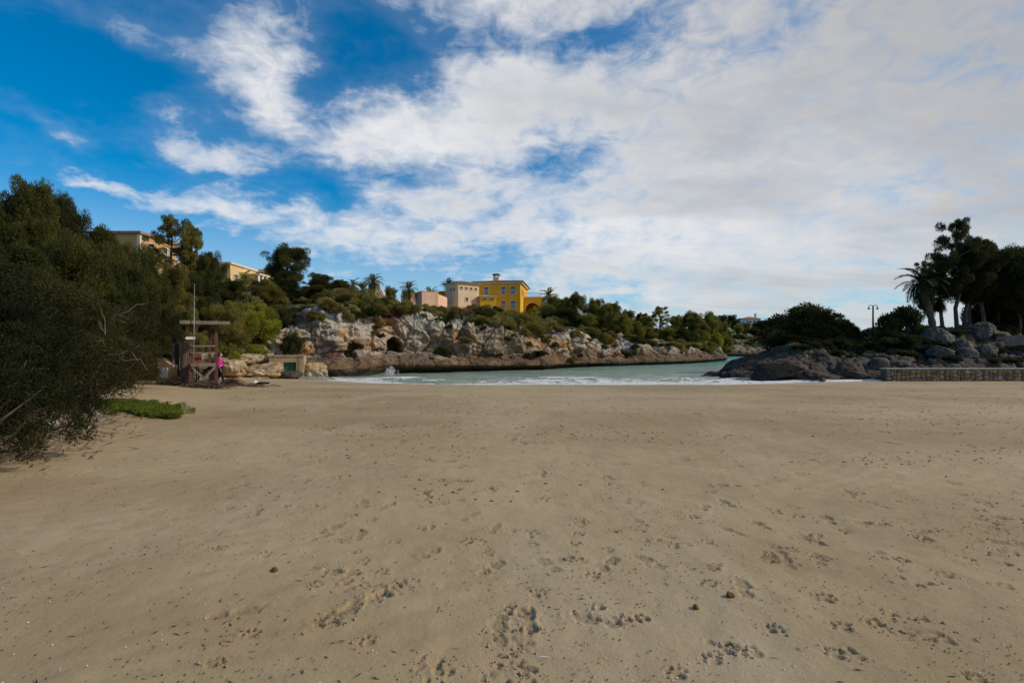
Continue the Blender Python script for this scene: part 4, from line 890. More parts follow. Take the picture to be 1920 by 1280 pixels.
for i in range(15): part('baluster', 'white', rl, (x0+.15+i*.26, x0+.21+i*.26, 6.06, 6.12, pz+.003, pz+.849))

# ---- pink house
pk = thing('pink_house', 'blank pink walled house left of the cream tower', 'house', (X(791, 90), 90, 8.0), R(30))
part('wall', 'pink', pk, (0, 3.1, 0, 3.4, -2, 4.2)); part('coping', 'pink', pk, (-.06, 3.16, -.06, 3.46, 4.203, 4.3))
def lk(x, y): c, s = math.cos(R(-30)), math.sin(R(-30)); dx, dy = x-X(791, 90), y-90; return (c*dx-s*dy, s*dx+c*dy, 0)
part('garden_wall', 'pink', pk, (0, 9.0, 0, .3, -2, 4.0), loc=lk(-13.5, 91.3), rotz=R(83)-R(30))
part('rear_block', 'pink', pk, (0, 1.5, 0, 3.0, -2, 4.9), loc=lk(X(765, 96), 96)); part('link_wall', 'pink', pk, (0, 1.5, 0, 2.6, -2, 4.4), loc=lk(X(752, 98), 98), rotz=-R(30))
gh = thing('pink_gabled_house', 'low pink house with pointed gables beside the tall palm', 'house', (X(703, 94), 94, 8.6), R(4))
part('wall', 'pink', gh, (-1.9, 1.9, 0, 3, -2, 3.4)); part('low_wall', 'pink', gh, (-3.3, -1.903, .4, 2.6, -2, 2.3))
for i in range(3):
    b_ = MB(); b_.prism([(-1.6+i*1.1, 3.403), (-.6+i*1.1, 3.403), (-1.1+i*1.1, 4.6)], .1, 2.6); b_.build('gable', M['pink'], gh)
for x in (-.9, .7): window(gh, x, 0, 2.2, .5, .7, 'x', False, 'pink')

# ---- peach villa
pv = thing('peach_villa', 'peach single-storey villa with brown roof and white columns on the left hill', 'villa', (-44, 80, 11.0))
part('wall', 'peach', pv, (-10, 0, 0, 8, -3, 4.4)); part('cornice', 'trim', pv, (-10.2, .25, -.25, 8.2, 4.403, 4.7))
for y in (1.6, 4.6): window(pv, 0, y, 2.2, .9, 1.5, 'y', sgn=1)
wn = part('wing', 'peach', pv, (-4, 3.0, 9.5, 15, -3, 4.3)); hip('wing_roof', 'roof', wn, -4.5, 3.6, 9.0, 15.5, 4.303, 1.0)
part('porch_slab', 'trim', pv, (.3, 2.6, 4.0, 9.4, 3.3, 3.55))
for y, x in ((4.3, 2.3), (5.6, 2.3), (7.0, 2.3)):
    b_ = MB(); b_.tube([(x, y, -3), (x, y, 3.297)], [.2, .17], 10); b_.build('column', M['white'], pv, True)
# ---- highest ochre house
oh = thing('ochre_house', 'tall ochre house with flat cornice half hidden by pines, highest on the left', 'house', (X(262, 72), 72, 11.0))
part('wall', 'ochre', oh, (-7, 0, 0, 8, -4, 7.3)); part('cornice', 'roof', oh, (-7.4, .4, -.4, 8.4, 7.303, 7.65)); part('corner_pilaster', 'trim', oh, (-.35, .06, -.06, .35, -3, 7.3))
for y, z in ((2.4, 5.6), (5.2, 5.6), (2.4, 2.4), (5.2, 2.4)): window(oh, 0, y, z, .9, 1.5, 'y', sgn=1)
# ---- far white villa
wv = thing('white_villa', 'white villa with red tiled roofs far behind the trees of the far shore', 'villa', (X(1397, 190), 190, 7.0))
part('wall', 'whitewall', wv, (0, 5.6, 0, 6, -2, 6.0)); hip('roof', 'roof_red', wv, -.4, 6, -.4, 6.4, 6.003, .9); part('chimney', 'whitewall', wv, (4.6, 5.2, 2, 2.6, 6.3, 8.2))
lw = part('low_wing', 'whitewall', wv, (5.603, 9.6, -.5, 5, -2, 3.6)); hip('low_wing_roof', 'roof_red', lw, 5.3, 10, -.9, 5.4, 3.603, .8)
for x in (.9, 2.0, 3.4, 4.6): window(wv, x, 0, 5.0, .7, .8, 'x', False, 'whitewall')

# ---- stone boathouse with green door
Yb = 36.5; bh = thing('boathouse', 'small rough stone boathouse with green slatted door at the end of the beach', 'boathouse', (X(541, Yb), Yb, .32), R(18))
rngb = np.random.default_rng(2)
b_ = MB(); bx(b_, -1.25, -.32, 0, 2.6, -.6, 1.35); bx(b_, .50, 1.0, 0, 2.6, -.6, 1.35); bx(b_, -.318, .498, 0, 2.6, .95, 1.35); bx(b_, -.318, .498, .5, 2.6, -.6, .948)
b_.build('wall', M['rock_warm'], bh)
part('roof_slab', 'rock_warm', bh, (-1.33, 1.05, -.05, 2.7, 1.353, 1.43))
dr = part('door', 'green', bh, (-.316, .496, .25, .3, -.5, .947))
for i in range(6): part('slat', 'green', dr, (-.30, .48, .21, .248, -.45+i*.23, -.26+i*.23))

# ================================================================ boulders
def boulder_mesh(seed, kind):
    bm = bmesh.new(); bmesh.ops.create_icosphere(bm, subdivisions=5, radius=1.0)
    V = np.array([v.co[:] for v in bm.verts]); Fc = np.array([[v.index for v in f.verts] for f in bm.faces]); bm.free()
    o = seed*3.7
    rng = np.random.default_rng(seed); r = np.ones(len(V))
    for k in range(13):                              # planar cuts give blocky faces
        n = rng.normal(size=3); n /= np.linalg.norm(n); dcut = rng.uniform(.62, .92); pr = V @ n
        r = np.where(pr*r > dcut, dcut/np.maximum(pr, 1e-6), r)
    P = V*r[:, None]
    b1, b2, bid = worley(P*1.9+o)
    P = P*(1+.10*fbm(P*1.3+o, 3)+.10*(bid-.5)-.07*sst(b2-b1, .2, 0)+.10*fbm(P*3.2+o, 4, .55, ridged=True)+.045*fbm(P*10+o, 3, .6))[:, None]
    return mesh_np('boulder', P, Fc, None, True)
BM = {}
def boulder(label, px, pyt, pyb, Y, wpx, kind='pale', seed=0, depth=None, group=None, rz=None, name='boulder'):
    key = (seed % 5, kind)
    if key not in BM: BM[key] = boulder_mesh(key[0], kind)
    w = wpx*Y/F; h = (pyb-pyt)*Y/F; x = X(px, Y); zt = Z(pyt, Y); dp = depth or w*.8
    g = min(ground(x, Y), zt-h*.6); hz = max(h, zt-g+.15)
    return tag(link(name, BM[key], M['rock_'+kind], None, (x, Y, zt-hz*.5), (rp.uniform(-.15, .15), rp.uniform(-.15, .15), rp.uniform(-.3, .3) if rz is None else rz), (w*.62, dp*.62, hz*.60)), label, 'rock', group)
for a in [
 ('big buff rock just right of the lifeguard tower', 432, 676, 711, 33.2, 52, 'warm', 1), ('long sloping buff rock on the sand left of the green door', 490, 684, 713, 35.0, 76, 'warm', 2), ('buff boulder behind the long sloping rock', 462, 664, 690, 37.0, 60, 'warm', 3), ('low buff rock behind the person', 420, 668, 690, 35.5, 44, 'warm', 0),
 ('small upright buff rock left of the boathouse roof', 503, 661, 682, 37.6, 16, 'warm', 4), ('dark wet rock at the foot of the green door', 536, 697, 714, 35.6, 46, 'dark', 1), ('dark red hollow boulder on the ledge under the cliff', 624, 663, 684, 41.6, 34, 'red', 2), ('buff rock right of the boathouse', 592, 682, 706, 38.2, 44, 'warm', 3),
 ('small rust-coloured rock between the two caves', 690, 660, 676, 46.4, 44, 'warm', 1), ('flat buff stone by the long rock', 478, 706, 714, 34.2, 40, 'warm', 4),
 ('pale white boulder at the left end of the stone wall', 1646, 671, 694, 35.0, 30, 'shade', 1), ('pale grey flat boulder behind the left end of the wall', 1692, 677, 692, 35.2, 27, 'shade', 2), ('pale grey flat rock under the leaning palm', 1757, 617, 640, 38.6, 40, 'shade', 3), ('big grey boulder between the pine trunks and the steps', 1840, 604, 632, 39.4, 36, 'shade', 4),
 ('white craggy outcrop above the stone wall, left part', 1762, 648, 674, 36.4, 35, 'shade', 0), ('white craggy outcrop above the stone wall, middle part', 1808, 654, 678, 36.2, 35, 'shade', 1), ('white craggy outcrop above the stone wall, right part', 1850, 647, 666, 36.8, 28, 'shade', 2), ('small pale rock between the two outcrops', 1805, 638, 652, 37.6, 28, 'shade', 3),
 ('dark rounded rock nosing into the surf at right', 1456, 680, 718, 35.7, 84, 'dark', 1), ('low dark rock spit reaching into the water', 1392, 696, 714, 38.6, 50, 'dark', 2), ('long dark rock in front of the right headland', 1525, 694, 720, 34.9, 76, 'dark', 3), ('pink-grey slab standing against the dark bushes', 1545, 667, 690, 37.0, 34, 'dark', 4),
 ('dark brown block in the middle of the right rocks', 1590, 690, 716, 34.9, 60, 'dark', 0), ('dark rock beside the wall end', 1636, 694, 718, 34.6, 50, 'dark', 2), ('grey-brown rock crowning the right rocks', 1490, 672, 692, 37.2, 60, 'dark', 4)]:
    boulder(*a)
rs2 = random.Random(8); GBk = 'loose stones along the foot of the left bank'
for _ in range(22):
    s = rs2.random(); x = -8.3-(8.2*s)+rs2.uniform(.3, 1.2); y = 8.2+13*s; r_ = rs2.uniform(.05, .14)
    key = (rs2.randint(0, 4), 'pale')
    if key not in BM: BM[key] = boulder_mesh(key[0], 'pale')
    tag(link('loose_stone', BM[key], M['rock_pale'], None, (x, y, ground(x, y)+r_*.25), (0, 0, rs2.uniform(0, 6)), (r_*1.3, r_, r_*.7)), 'small pale stone at the foot of the left bank', 'stone', GBk)

# ================================================================ right: stone wall, steps, lamp, railing
wl_ = thing('stone_wall', 'low beach wall of rounded field stones with flat coping', 'wall', (24.3, 33.2, -.15))
wlen = 12.5; part('core', 'stone_wall', wl_, (0, wlen, .07, .55, -.3, 1.05))
def stone_mesh(seed):
    rng = np.random.default_rng(seed); n = 9; b_ = MB(); vs = []; ang = np.sort(rng.uniform(0, .5, n)+np.arange(n)*2*math.pi/n)
    for s, y in ((1.0, .12), (1.0, .045), (.80, 0.0), (.4, -.018)):
        vs += [(.5*s*math.cos(a)*(1+.14*math.sin(3*a+seed)), y, .5*s*math.sin(a)*(1+.12*math.cos(2*a+seed))) for a in ang]
    vs.append((0, -.022, 0)); fs = [tuple((r*n+i, r*n+(i+1) % n, (r+1)*n+(i+1) % n, (r+1)*n+i)) for r in range(3) for i in range(n)]+[(3*n+i, 3*n+(i+1) % n, 4*n) for i in range(n)]
    b_.add(vs, fs); return b_.mesh('stone')
SM = [stone_mesh(i) for i in range(7)]
rw = random.Random(3)
def pack(x0, x1, z0, z1):
    """split the wall face into uneven cells, one field stone in each"""
    w, h = x1-x0, z1-z0
    if w > .50 or (w > .30 and rw.random() < .3 and w > h): c = x0+w*rw.uniform(.36, .64); pack(x0, c, z0, z1); pack(c, x1, z0, z1)
    elif h > .36 or (h > .24 and rw.random() < .35): c = z0+h*rw.uniform(.36, .64); pack(x0, x1, z0, c); pack(x0, x1, c, z1)
    else: link('stone', rw.choice(SM), M['stone'], wl_, ((x0+x1)/2, rw.uniform(-.03, .03), (z0+z1)/2), (0, rw.uniform(-.25, .25), 0), (w*1.03, rw.uniform(1.0, 2.0), h*1.04))
for k in range(10): pack(k*1.25+rw.uniform(-.1, .1)*(k > 0), (k+1)*1.25, .06, 1.04)
for i in range(10): part('coping', 'coping', wl_, (i*1.26-.05, i*1.26+1.195, -.07, .62, 1.052, 1.125+rw.uniform(-.006, .006)))
st = thing('stone_steps', 'stone steps climbing the right headland at the photo edge', 'steps', (X(1886, 38), 37.2, 1.75), R(-6))
zs_ = 1.6
for i in range(8):
    wx0, wy0 = X(1886, 38)+.3, 36.4+i*.36
    zs_ = max(zs_+.16, ground(wx0+.4, wy0+.2)+.04)
    part('step', 'step', st, (0, 4.5, i*.36-.8, i*.36-.42, zs_-1.75-.9, zs_-1.75))
Yl = 55; lx, lz = X(1637, Yl), Z(574, Yl); lg = ground(lx, Yl); lp = thing('street_lamp', 'dark street lamp with two curled arms rising above the right bushes', 'lamp', (lx, Yl, lg))
b_ = MB(); b_.tube([(0, 0, -.2), (0, 0, lz-lg)], [.11, .08], 10); b_.build('post', M['dark'], lp, True)
for s in (-1, 1):
    b_ = MB(); b_.tube([(0, 0, lz-lg-.03)]+[(s*(.23-.23*math.cos(a)), 0, lz-lg-.03+.14*math.sin(a)) for a in np.linspace(.3, math.pi, 8)]+[(s*.46, 0, lz-lg-.15)], .035, 6); ar = b_.build('arm', M['dark'], lp, True)
    b_ = MB(); b_.tube([(s*.46, 0, lz-lg-.12), (s*.46, 0, lz-lg-.2), (s*.46, 0, lz-lg-.34)], [.04, .09, .11], 8); b_.build('lamp_shade', M['dark'], ar)
ra_ = thing('wire_railing', 'thin post and wire railing against the sky right of the dome tree', 'railing', (X(1605, 52), 52, ground(X(1605, 52), 52)))
for i in range(4): part('post', 'dark', ra_, (i*1.3-.06, i*1.3+.06, -.06, .06, -.2, 1.1))
for z in (.55, .98):
    b_ = MB(); b_.tube([(0, -.07, z), (1.3, -.07, z-.03), (3.9, -.07, z+.02)], .018, 5); b_.build('wire', M['dark'], ra_)

# ================================================================ beach things at left
TX, TY = -13.82, 22.95; tz = sandz(TX, TY)
tower = thing('lifeguard_tower', 'red-brown wooden lifeguard tower with flat roof and crossed braces', 'lifeguard tower', (TX, TY, tz), R(30))
zz_ = lambda py: Z(py, 22.95)-tz
zr = zz_(607.5); h2 = .49
for x, y, w, top_ in ((-h2, 0, .14, zr), (h2, 0, .13, zr), (.22, 1.3, .12, zr), (-h2+.04, 1.3, .12, zr), (h2-.03, 1.3, .12, zr), (-.30, .9, .06, zz_(645))): part('post', 'wood', tower, (x-w/2, x+w/2, y-w/2, y+w/2, -.3, top_))
rfp = part('roof', 'wood_grey', tower, (-.85, 1.0, -.32, 1.6, zr+.002, zr+.04))
part('fascia', 'wood_grey', rfp, (-.88, 1.03, -.36, -.322, zr-.015, zr+.13)); part('fascia', 'wood_grey', rfp, (1.002, 1.03, -.32, 1.6, zr-.015, zr+.13)); part('fascia', 'wood_grey', rfp, (-.88, -.852, -.32, 1.6, zr-.015, zr+.13))
for i in range(7): part('roof_board', 'wood_grey', rfp, (-.84, .99, -.31+i*.27, -.31+i*.27+.255, zr+.042, zr+.075))
def rail(name, pa, pb, w, h, m_='wood'):
    b_ = MB(); b_.bar(pa, pb, w, h); b_.build(name, M[m_], tower)
rail('rail', (-h2, -.10, zz_(648.5)), (h2, -.10, zz_(648.5)), .05, .07, 'wood_grey'); rail('rail', (-h2, -.10, zz_(661.5)), (h2, -.10, zz_(661.5)), .05, .065, 'wood_grey')
rail('platform_beam', (-h2, -.105, zz_(683.5)), (h2, -.105, zz_(683.5)), .06, .15, 'wood_grey')
part('platform', 'wood', tower, (-h2-.05, h2+.05, .075, 1.38, zz_(684), zz_(684)+.05))
rail('brace', (-h2+.05, -.10, zz_(688)), (h2-.2, -.10, zz_(722)), .04, .10, 'wood_grey'); rail('brace', (h2-.05, -.15, zz_(688)), (-h2+.25, -.15, zz_(722)), .04, .10, 'wood_grey')
rail('brace', (-h2+.1, 1.2, zz_(690)), (.2, 1.2, zz_(718)), .04, .09, 'dark'); rail('brace', (.2, 1.15, zz_(690)), (-h2+.1, 1.15, zz_(718)), .04, .09, 'dark')
part('side_panel', 'dark', tower, (h2-.28, h2-.07, .3, .34, .02, zz_(688)))
part('seat_box', 'redbox', tower, (-h2+.09, -h2+.40, .12, .5, zz_(684)+.053, zz_(664)))
for i in range(3): rail('ladder_rung', (-.2, .8, .25+i*.25), (.2, .8, .25+i*.25), .04, .035, 'dark')
for s_ in (-.22, .22): rail('ladder_rail', (s_, .8, -.1), (s_, .8, zz_(684)-.01), .04, .04, 'dark')
b_ = MB(); zc = zz_(634); b_.prism([(-h2-.22, zc), (-h2-.15, zc+.06), (-h2+.17, zc+.06), (-h2+.17, zc-.06), (-h2-.15, zc-.06)], -.12, -.085); b_.build('arrow_sign', M['white'], tower)
fpx, fpy = X(362.5, 22.4), 22.4
b_ = MB(); b_.tube([(0, 0, -.3), (.02, 0, 2.0), (.05, 0, Z(532, 22.4)-sandz(fpx, fpy))], [.022, .018, .012], 8); fp = b_.build('flagpole', M['metal'], smooth=True); fp.location = (fpx, fpy, sandz(fpx, fpy)); tag(fp, 'thin bare metal flagpole rising past the lifeguard tower roof', 'flagpole')
# booth
bX, bY = X(338, 23.6), 23.6; bz = sandz(bX, bY); bo = thing('beach_booth', 'narrow weathered booth with a black open side left of the lifeguard tower', 'booth', (bX, bY, bz), R(32))
hb = Z(643, 23.6)-bz
part('open_side_shade', 'dark', bo, (-.21, -.003, .05, .6, -.1, hb-.05)); part('side_panel', 'grey', bo, (-.32, -.213, .02, .62, -.1, hb-.04)); part('back', 'grey', bo, (-.31, .33, .623, .68, -.1, hb-.06))  # open side is a solid black block, painted as its shaded inside
for i in range(5): part('plank', 'board', bo, (.003+i*.071, .067+i*.071, -.03+.008*(i % 2), .03, -.1, hb+.012*((i*7) % 3)))
part('corner_post', 'wood_grey', bo, (-.04, .0, -.05, .029, -.1, hb+.02)); part('top', 'board', bo, (-.32, .36, .031, .6, hb-.048, hb-.01)); part('far_side', 'grey', bo, (.30, .36, .032, .62, -.1, hb-.05))
# stone sign
sX, sY = X(308, 23), 23.0; sg = sandz(sX, sY); sn = thing('stone_sign', 'masonry slab with curved top carrying a blue and white notice', 'sign', (sX, sY, sg))
def arc_top(n=10): return [(-.38, 1.18), (-.30, 1.22), (-.15, 1.20), (0, 1.13), (.12, 1.02), (.24, .93), (.38, .88)]
b_ = MB(); b_.prism([(-.38, -.3)]+arc_top()+[(.38, -.3)], 0, .32); b_.build('slab', M['rock_warm'], sn)
part('notice_frame', 'white', sn, (-.21, .16, -.03, -.002, .28, .76)); part('notice', 'poster', sn, (-.18, .13, -.036, -.0305, .31, .73))
rq = random.Random(6)
for i in range(9): link('stone', rq.choice(SM), M['stone'], sn, (-.30, -.02, -.02+i*.135), (0, rq.uniform(-.3, .3), 0), (.17, .5, .13))
for i in range(6): link('stone', rq.choice(SM), M['stone'], sn, (-.16+i*.10, -.02, .05+.02*(i % 2)), (0, rq.uniform(-.3, .3), 0), (.13, .5, .14))

# brushwood piles
def brush(label, px, Y, wpx, h, n, seed):
    rng = np.random.default_rng(seed); x0 = X(px, Y); w = wpx*Y/F; root = thing('brushwood_pile', label, 'brushwood', (x0, Y, sandz(x0, Y)-.03)); b_ = MB()
    for i in range(n):
        c = np.array([rng.normal(0, .24)*w, rng.normal(0, .22)*min(w, 1.2), 0]); hh = h*math.exp(-(c[0]/(w*.42))**2)
        c[2] = rng.uniform(.02, max(.04, hh)); a = rng.uniform(0, 6.28); L = rng.uniform(.25, .8)
        d = np.array([math.cos(a), math.sin(a)*.7, rng.uniform(-.25, .35)])*L/2; p0 = c-d; p0[2] = max(p0[2], .0)
        b_.tube(curve(p0, c+d, rng.uniform(-.1, .15), 4, rng, .06), np.linspace(rng.uniform(.008, .02), .004, 4), 3, False)
    b_.build('twigs', M['twig'], root)['kind'] = 'stuff'
brush('tangle of grey-brown brushwood between the stone sign and the lifeguard tower', 338, 23.0, 80, .42, 420, 1); brush('heap of brown brushwood heaped at the front of the lifeguard tower', 383, 22.4, 80, .30, 420, 2); brush('small round heap of twigs on the sand right of the person', 432, 24.6, 34, .42, 260, 3)
brush('thin scatter of sticks right of the twig heap', 470, 24.8, 70, .10, 120, 4)
# bag and dark cloth
def blob(name, label, cat, px, Y, size, m_, seed):
    x = X(px, Y); me = boulder_mesh(seed, 'x'); tag(link(name, me, M[m_], None, (x, Y, sandz(x, Y)+size[2]*.6), (0, 0, .3), size), label, cat)
blob('white_bag', 'small white bag left on the sand by the driftwood', 'bag', 477, 27.0, (.17, .13, .12), 'white', 11); blob('dark_towel', 'crumpled dark towel on the sand beside the white bag', 'towel', 493, 27.0, (.34, .2, .07), 'black', 12)

# ---- person
def skin(name, verts, edges, radii, m_, parent, root=0):
    me = bpy.data.meshes.new(name); me.from_pydata(verts, edges, []); o = link(name, me, m_, parent)
    md = o.modifiers.new('skin', 'SKIN'); md.use_smooth_shade = True
    for i, r_ in enumerate(radii): me.skin_vertices[0].data[i].radius = r_ if hasattr(r_, '__len__') else (r_, r_)
    me.skin_vertices[0].data[root].use_root = True
    o.modifiers.new('sub', 'SUBSURF').levels = 2; o.modifiers['sub'].render_levels = 2
    return o
pX, pY = X(412, 25.6), 25.6; per = thing('person', 'person in a magenta top and black trousers walking behind the tower post', 'person', (pX, pY, sandz(pX, pY)-.005), R(25))
s = 1.58/1.7
def sc(vs): return [tuple(c*s for c in v) for v in vs]
JT = [(0, 0, .92), (0, .01, 1.10), (0, .01, 1.30), (0, 0, 1.42), (.01, 0, 1.50),      # pelvis .. neck
      (.0, -.17, 1.36), (-.06, -.23, 1.10), (.02, -.24, .88), (.0, .17, 1.36), (.05, .23, 1.10), (.22, .22, .98),
      (.0, -.09, .88), (.13, -.09, .50), (.18, -.09, .08), (.0, .09, .88), (-.03, .09, .48), (-.20, .09, .10), (.30, -.09, .04), (-.10, .09, .04)]
JE = [(0, 1), (1, 2), (2, 3), (3, 4), (2, 5), (5, 6), (6, 7), (2, 8), (8, 9), (9, 10), (0, 11), (11, 12), (12, 13), (0, 14), (14, 15), (15, 16), (13, 17), (16, 18)]
JR = [.13, .12, .14, .06, .055, .06, .042, .032, .06, .042, .032, .085, .06, .042, .085, .06, .042, .035, .035]
skin('body', sc(JT), JE, [r_*s for r_ in JR], M['skin'], per)
skin('jacket', sc([JT[0], JT[1], JT[2], JT[3], JT[5], JT[6], (.015, -.24, .94), JT[8], JT[9], (.19, .22, 1.0)]), [(0, 1), (1, 2), (2, 3), (2, 4), (4, 5), (5, 6), (2, 7), (7, 8), (8, 9)], [r_*s for r_ in (.155, .145, .165, .075, .085, .062, .05, .085, .062, .05)], M['magenta'], per)
skin('trousers', sc([(0, 0, .95), JT[11], JT[12], (.175, -.09, .12), JT[14], JT[15], (-.19, .09, .14)]), [(0, 1), (1, 2), (2, 3), (0, 4), (4, 5), (5, 6)], [r_*s for r_ in (.145, .11, .08, .06, .11, .08, .06)], M['black'], per)
def head(parent):
    bm = bmesh.new(); bmesh.ops.create_icosphere(bm, subdivisions=3, radius=1); V = np.array([v.co[:] for v in bm.verts]); Fc = np.array([[v.index for v in f.verts] for f in bm.faces]); bm.free()
    P = V*[.095, .075, .115]; P[:, 0] += .022*np.exp(-((V[:, 1]/.22)**2+((V[:, 2]+.08)/.25)**2))*(V[:, 0] > 0); P[:, 0] -= .008*np.exp(-(((np.abs(V[:, 1])-.35)/.2)**2+((V[:, 2]-.1)/.15)**2))*(V[:, 0] > 0)
    P[:, 0] += .010*np.exp(-((V[:, 1]/.35)**2+((V[:, 2]+.55)/.12)**2))*(V[:, 0] > 0); P[:, 1] += np.sign(V[:, 1])*.014*np.exp(-((V[:, 0]/.2)**2+((V[:, 2])/.22)**2))*(np.abs(V[:, 1]) > .8)
    P = P*s+np.array([.02, 0, 1.60])*s; return P, Fc
P, Fc = head(per); link('head', mesh_np('head', P, Fc, None, True), M['skin'], per)
c = np.array([.02, 0, 1.60])*s; H2 = (P-c)*1.10+c+np.array([-.018, 0, .012]); keep = ((H2-c)[Fc].mean(1)[:, 2] > .02) | ((H2-c)[Fc].mean(1)[:, 0] < -.02)
link('hair', mesh_np('hair', H2, Fc[keep], None, True), M['hair'], per)
for i, (hx, hy, hz, sg_) in enumerate(((.03, -.24, .86, 1), (.24, .215, .97, 1))):
    vs_h = [(hx, hy, hz), (hx+.03, hy, hz-.07)]; ed = [(0, 1)]; rd = [.026, .034]
    for k in range(4):
        a = len(vs_h); ln = (.06, .072, .068, .052)[k]; oy = (-.027+.018*k); vs_h += [(hx+.04, hy+oy, hz-.10), (hx+.055, hy+oy, hz-.10-ln*.55), (hx+.045, hy+oy, hz-.10-ln)]; ed += [(1, a), (a, a+1), (a+1, a+2)]; rd += [.009, .0085, .007]
    a = len(vs_h); vs_h += [(hx+.055, hy-.035*sg_, hz-.06), (hx+.08, hy-.045*sg_, hz-.10)]; ed += [(0, a), (a, a+1)]; rd += [.010, .008]
    skin('hand', sc(vs_h), ed, [r_*s for r_ in rd], M['skin'], per)
for dx_, dy_ in ((.24, -.09), (-.14, .09)):
    b_ = MB(); b_.tube([((dx_-.13)*s, dy_*s, .055), ((dx_-.06)*s, dy_*s, .07), ((dx_+.04)*s, dy_*s, .05), ((dx_+.11)*s, dy_*s, .04)], [.04, .052, .044, .03], 8); b_.build('shoe', M['black'], per, True)

# sea spray against the ledge
rngs = np.random.default_rng(3); sy = 42.3; b_ = MB(); C = []; 
for i in range(90):
    t_ = rngs.random(); C.append((X(734, sy)+rngs.normal(0, .28)*(1-.5*t_)-.25*(1-t_), sy+rngs.normal(0, .2), .02+t_*.7*rngs.uniform(.3, 1.1)))
V, Fc, ti = leaves(np.array(C), np.full((90, 3), .10), 26, .035, .03, rngs)
o = link('sea_spray', mesh_np('sea_spray', V, Fc), M['foam']); tag(o, 'white burst of spray against the rock ledge', 'spray', kind='stuff')

# ================================================================ ground cover and litter
rngc = np.random.default_rng(12)
def sand_pts(n, f):
    pts = []
    while len(pts) < n:
        x, y = f(); pts.append((x, y))
    return np.array(pts)
# green succulent mat
n = 620; t_ = rngc.uniform(0, 1, n); a0, a1 = np.array([-11.3, 14.6]), np.array([-7.9, 12.0])
cx_ = a0[0]+(a1[0]-a0[0])*t_; cy_ = a0[1]+(a1[1]-a0[1])*t_; wd = .95*np.sin(np.pi*np.clip(t_*.9+.12, 0, 1))**.8*(1-.35*t_); off = rngc.normal(0, .5, n)*wd*rngc.uniform(.5, 1.3, n)
cx_ += off*.55; cy_ += off*.9
C = np.stack([cx_, cy_, np.array([ground(a, b_) for a, b_ in zip(cx_, cy_)])+.05], 1)
V, Fc, ti = leaves(C, np.full((n, 3), (.09, .09, .06))*rngc.uniform(.5, 1.5, (n, 1)), 80, .065, .02, rngc, .8, .6, .2)
V[:, 2] = C[0, 2]*0+V[:, 2]
o = link('succulent_mat', mesh_np('succulent_mat', V, Fc, {'tint': ti}), M['fol']); o.color = (.13, .17, .03, 1); tag(o, 'mat of bright green succulent ground cover spreading onto the sand', 'ground cover', kind='stuff')
# dry twigs under the left bushes
def flecks(name, label, cat, pts, L, w, m_, seed, lift=.004, up=.15):
    rng = np.random.default_rng(seed); k = len(pts); z = np.array([ground(x, y) if x < -6 else sandz(x, y) for x, y in pts]) if k < 9000 else sand_base(pts[:, 0], pts[:, 1])
    z = zfun(pts) if zfun is not None else z
    c = np.column_stack([pts, z+lift]); a = rng.uniform(0, 6.283, k); l = L*rng.uniform(.4, 1.5, k)[:, None]*np.minimum(1+pts[:, 1:2]/20, 1.8)
    d = np.stack([np.cos(a), np.sin(a), rng.normal(0, up, k)], 1); sd = np.stack([-np.sin(a), np.cos(a), np.zeros(k)], 1); ww = w*rng.uniform(.5, 1.5, k)[:, None]*np.minimum(1+pts[:, 1:2]/20, 1.8)
    upv = np.array([0, 0, 1.0]); V = np.stack([c-d*l/2, c+d*l/2, c+sd*ww, c-sd*ww, c+upv*ww*1.2], 1).reshape(-1, 3)
    b0 = np.arange(k)[:, None]*5; Fc = np.concatenate([b0+np.array(t3) for t3 in ((0, 2, 4), (2, 1, 4), (1, 3, 4), (3, 0, 4))], 0)
    o = link(name, mesh_np(name, V, Fc), M[m_]); tag(o, label, cat, kind='stuff')
# local height of the real sand mesh
sm = bpy.data.objects['sand_beach'].data; sv = np.zeros(len(sm.vertices)*3, np.float32); sm.vertices.foreach_get('co', sv); sv = sv.reshape(640, 900, 3)
_ys = sv[:, 450, 1].astype(float); _u = (sv[200, :, 0]/(1.16*_ys[200]+2.2)).astype(float)
def zfun(pts):
    j = np.clip(np.searchsorted(_ys, pts[:, 1]), 0, 639); uu = pts[:, 0]/(1.16*_ys[j]+2.2); i = np.clip(np.searchsorted(_u, uu), 0, 899)
    return np.maximum(sv[j, i, 2], np.array([ground(x, y) if (x < -6 and x < -.5*y) else -9 for x, y in pts]))
n = 2600; t_ = rngc.uniform(0, 1, n); px_ = np.stack([-7.0-5.0*t_+rngc.normal(0, .45, n), 7.2+7.2*t_+rngc.normal(0, .55, n)], 1)
flecks('dry_litter', 'dry twigs and needles strewn under the left bushes', 'litter', px_, .20, .008, 'straw', 1, .01, .3)
def scatter(n, seed, clump=.55):
    rng = np.random.default_rng(seed); y = 2.2*(30/2.2)**rng.random(n*3); x = rng.uniform(-1.05, 1.1, n*3)*y; p = np.stack([x, y, np.zeros(n*3)], 1)
    k = rng.random(n*3) < np.clip(.25+1.2*fbm(p*[.55, .75, 0]+seed, 3), .04, 1); q = np.stack([x, y], 1)[k]
    return q[:n]
flecks('seaweed_flecks', 'dark flecks of dry seaweed scattered over the sand', 'seaweed', scatter(7500, 3), .010, .0028, 'weed', 2)
flecks('seaweed_strands', 'short dark strands of dry seaweed on the sand', 'seaweed', scatter(1100, 4), .038, .0022, 'weed', 3)
flecks('shell_fragments', 'tiny white shell fragments scattered over the sand', 'shells', scatter(1300, 8), .008, .003, 'shell', 4)
flecks('white_strands', 'few pale bleached seaweed strips on the sand', 'seaweed', scatter(24, 9), .045, .003, 'shell', 5)
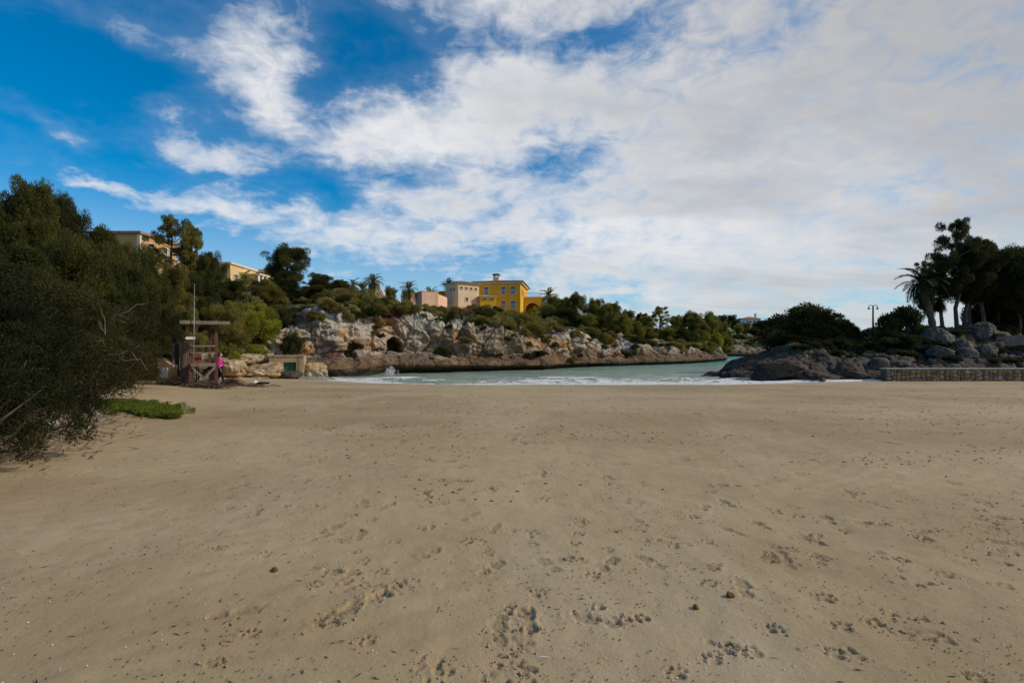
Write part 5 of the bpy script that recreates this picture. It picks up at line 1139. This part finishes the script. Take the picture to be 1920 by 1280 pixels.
# seaweed lines on the far sand
rngd = np.random.default_rng(77); n = 3600; yy = 5*(29/5)**(rngd.random(n)**.6); xx = rngd.uniform(-.55, 1.0, n)*yy; p = np.stack([xx, yy, yy*0], 1); k = fbm(p*[.25, .8, 0]+5, 3) > .12
flecks('seaweed_wrack', 'broken lines of dark seaweed wrack across the far sand', 'seaweed', p[k][:, :2], .042, .0052, 'weed', 6)
# crumbs of sand kicked up round the prints
rngk = np.random.default_rng(31); cc = np.array([c for c in CLODS if c[1] < 9]); rep_ = (cc[:, 3]*2.2).astype(int); cc = np.repeat(cc, rep_, 0); k = len(cc)
a_ = rngk.uniform(0, 6.283, k); r_ = cc[:, 2]*rngk.uniform(.5, 1.5, k); pts = np.stack([cc[:, 0]+r_*np.cos(a_), cc[:, 1]+r_*np.sin(a_)], 1); pts = pts[pts[:, 1] > 1.7]; k = len(pts)
zc_ = zfun(pts); sz = rngk.uniform(.002, .008, k)*np.where(rngk.random(k) < .12, 1.7, 1)
OC = np.array([(1, 0, 0), (-1, 0, 0), (0, 1, 0), (0, -1, 0), (0, 0, 1), (0, 0, -1)], float); V = (np.column_stack([pts, zc_+sz*.25])[:, None, :]+OC[None]*sz[:, None, None]*rngk.uniform(.6, 1.3, (k, 6, 1))).reshape(-1, 3)
OF = np.array([(0, 2, 4), (2, 1, 4), (1, 3, 4), (3, 0, 4), (2, 0, 5), (1, 2, 5), (3, 1, 5), (0, 3, 5)]); Fc = (np.arange(k)[:, None, None]*6+OF[None]).reshape(-1, 3)
o = link('sand_crumbs', mesh_np('sand_crumbs', V, Fc, None, True), M['sand']); tag(o, 'small crumbs of sand kicked up around the prints', 'sand', kind='stuff')
# fibrous sea balls
for px, py, r_, lab in ((515, 1069, .022, 'small ochre fibre ball on the sand at left'), (1370, 1126, .021, 'largest brown fibre ball half sunk in the sand'), (1305, 1143, .018, 'small orange fibre ball left of the largest one'), (680, 990, .015, 'tiny brown fibre ball in the left middle sand'), (850, 920, .02, 'brown fibre ball beside the far footprints')):
    d = 1.57*F/(py-HOR); x, y = (px-960)/F*d, d; me = boulder_mesh(20+int(px) % 3, 'x')
    tag(link('fibre_ball', me, M['ball'], None, (x, y, float(zfun(np.array([[x, y]]))[0])+r_*.45), (0, 0, px), (r_*1.15, r_, r_*.8)), lab, 'fibre ball')
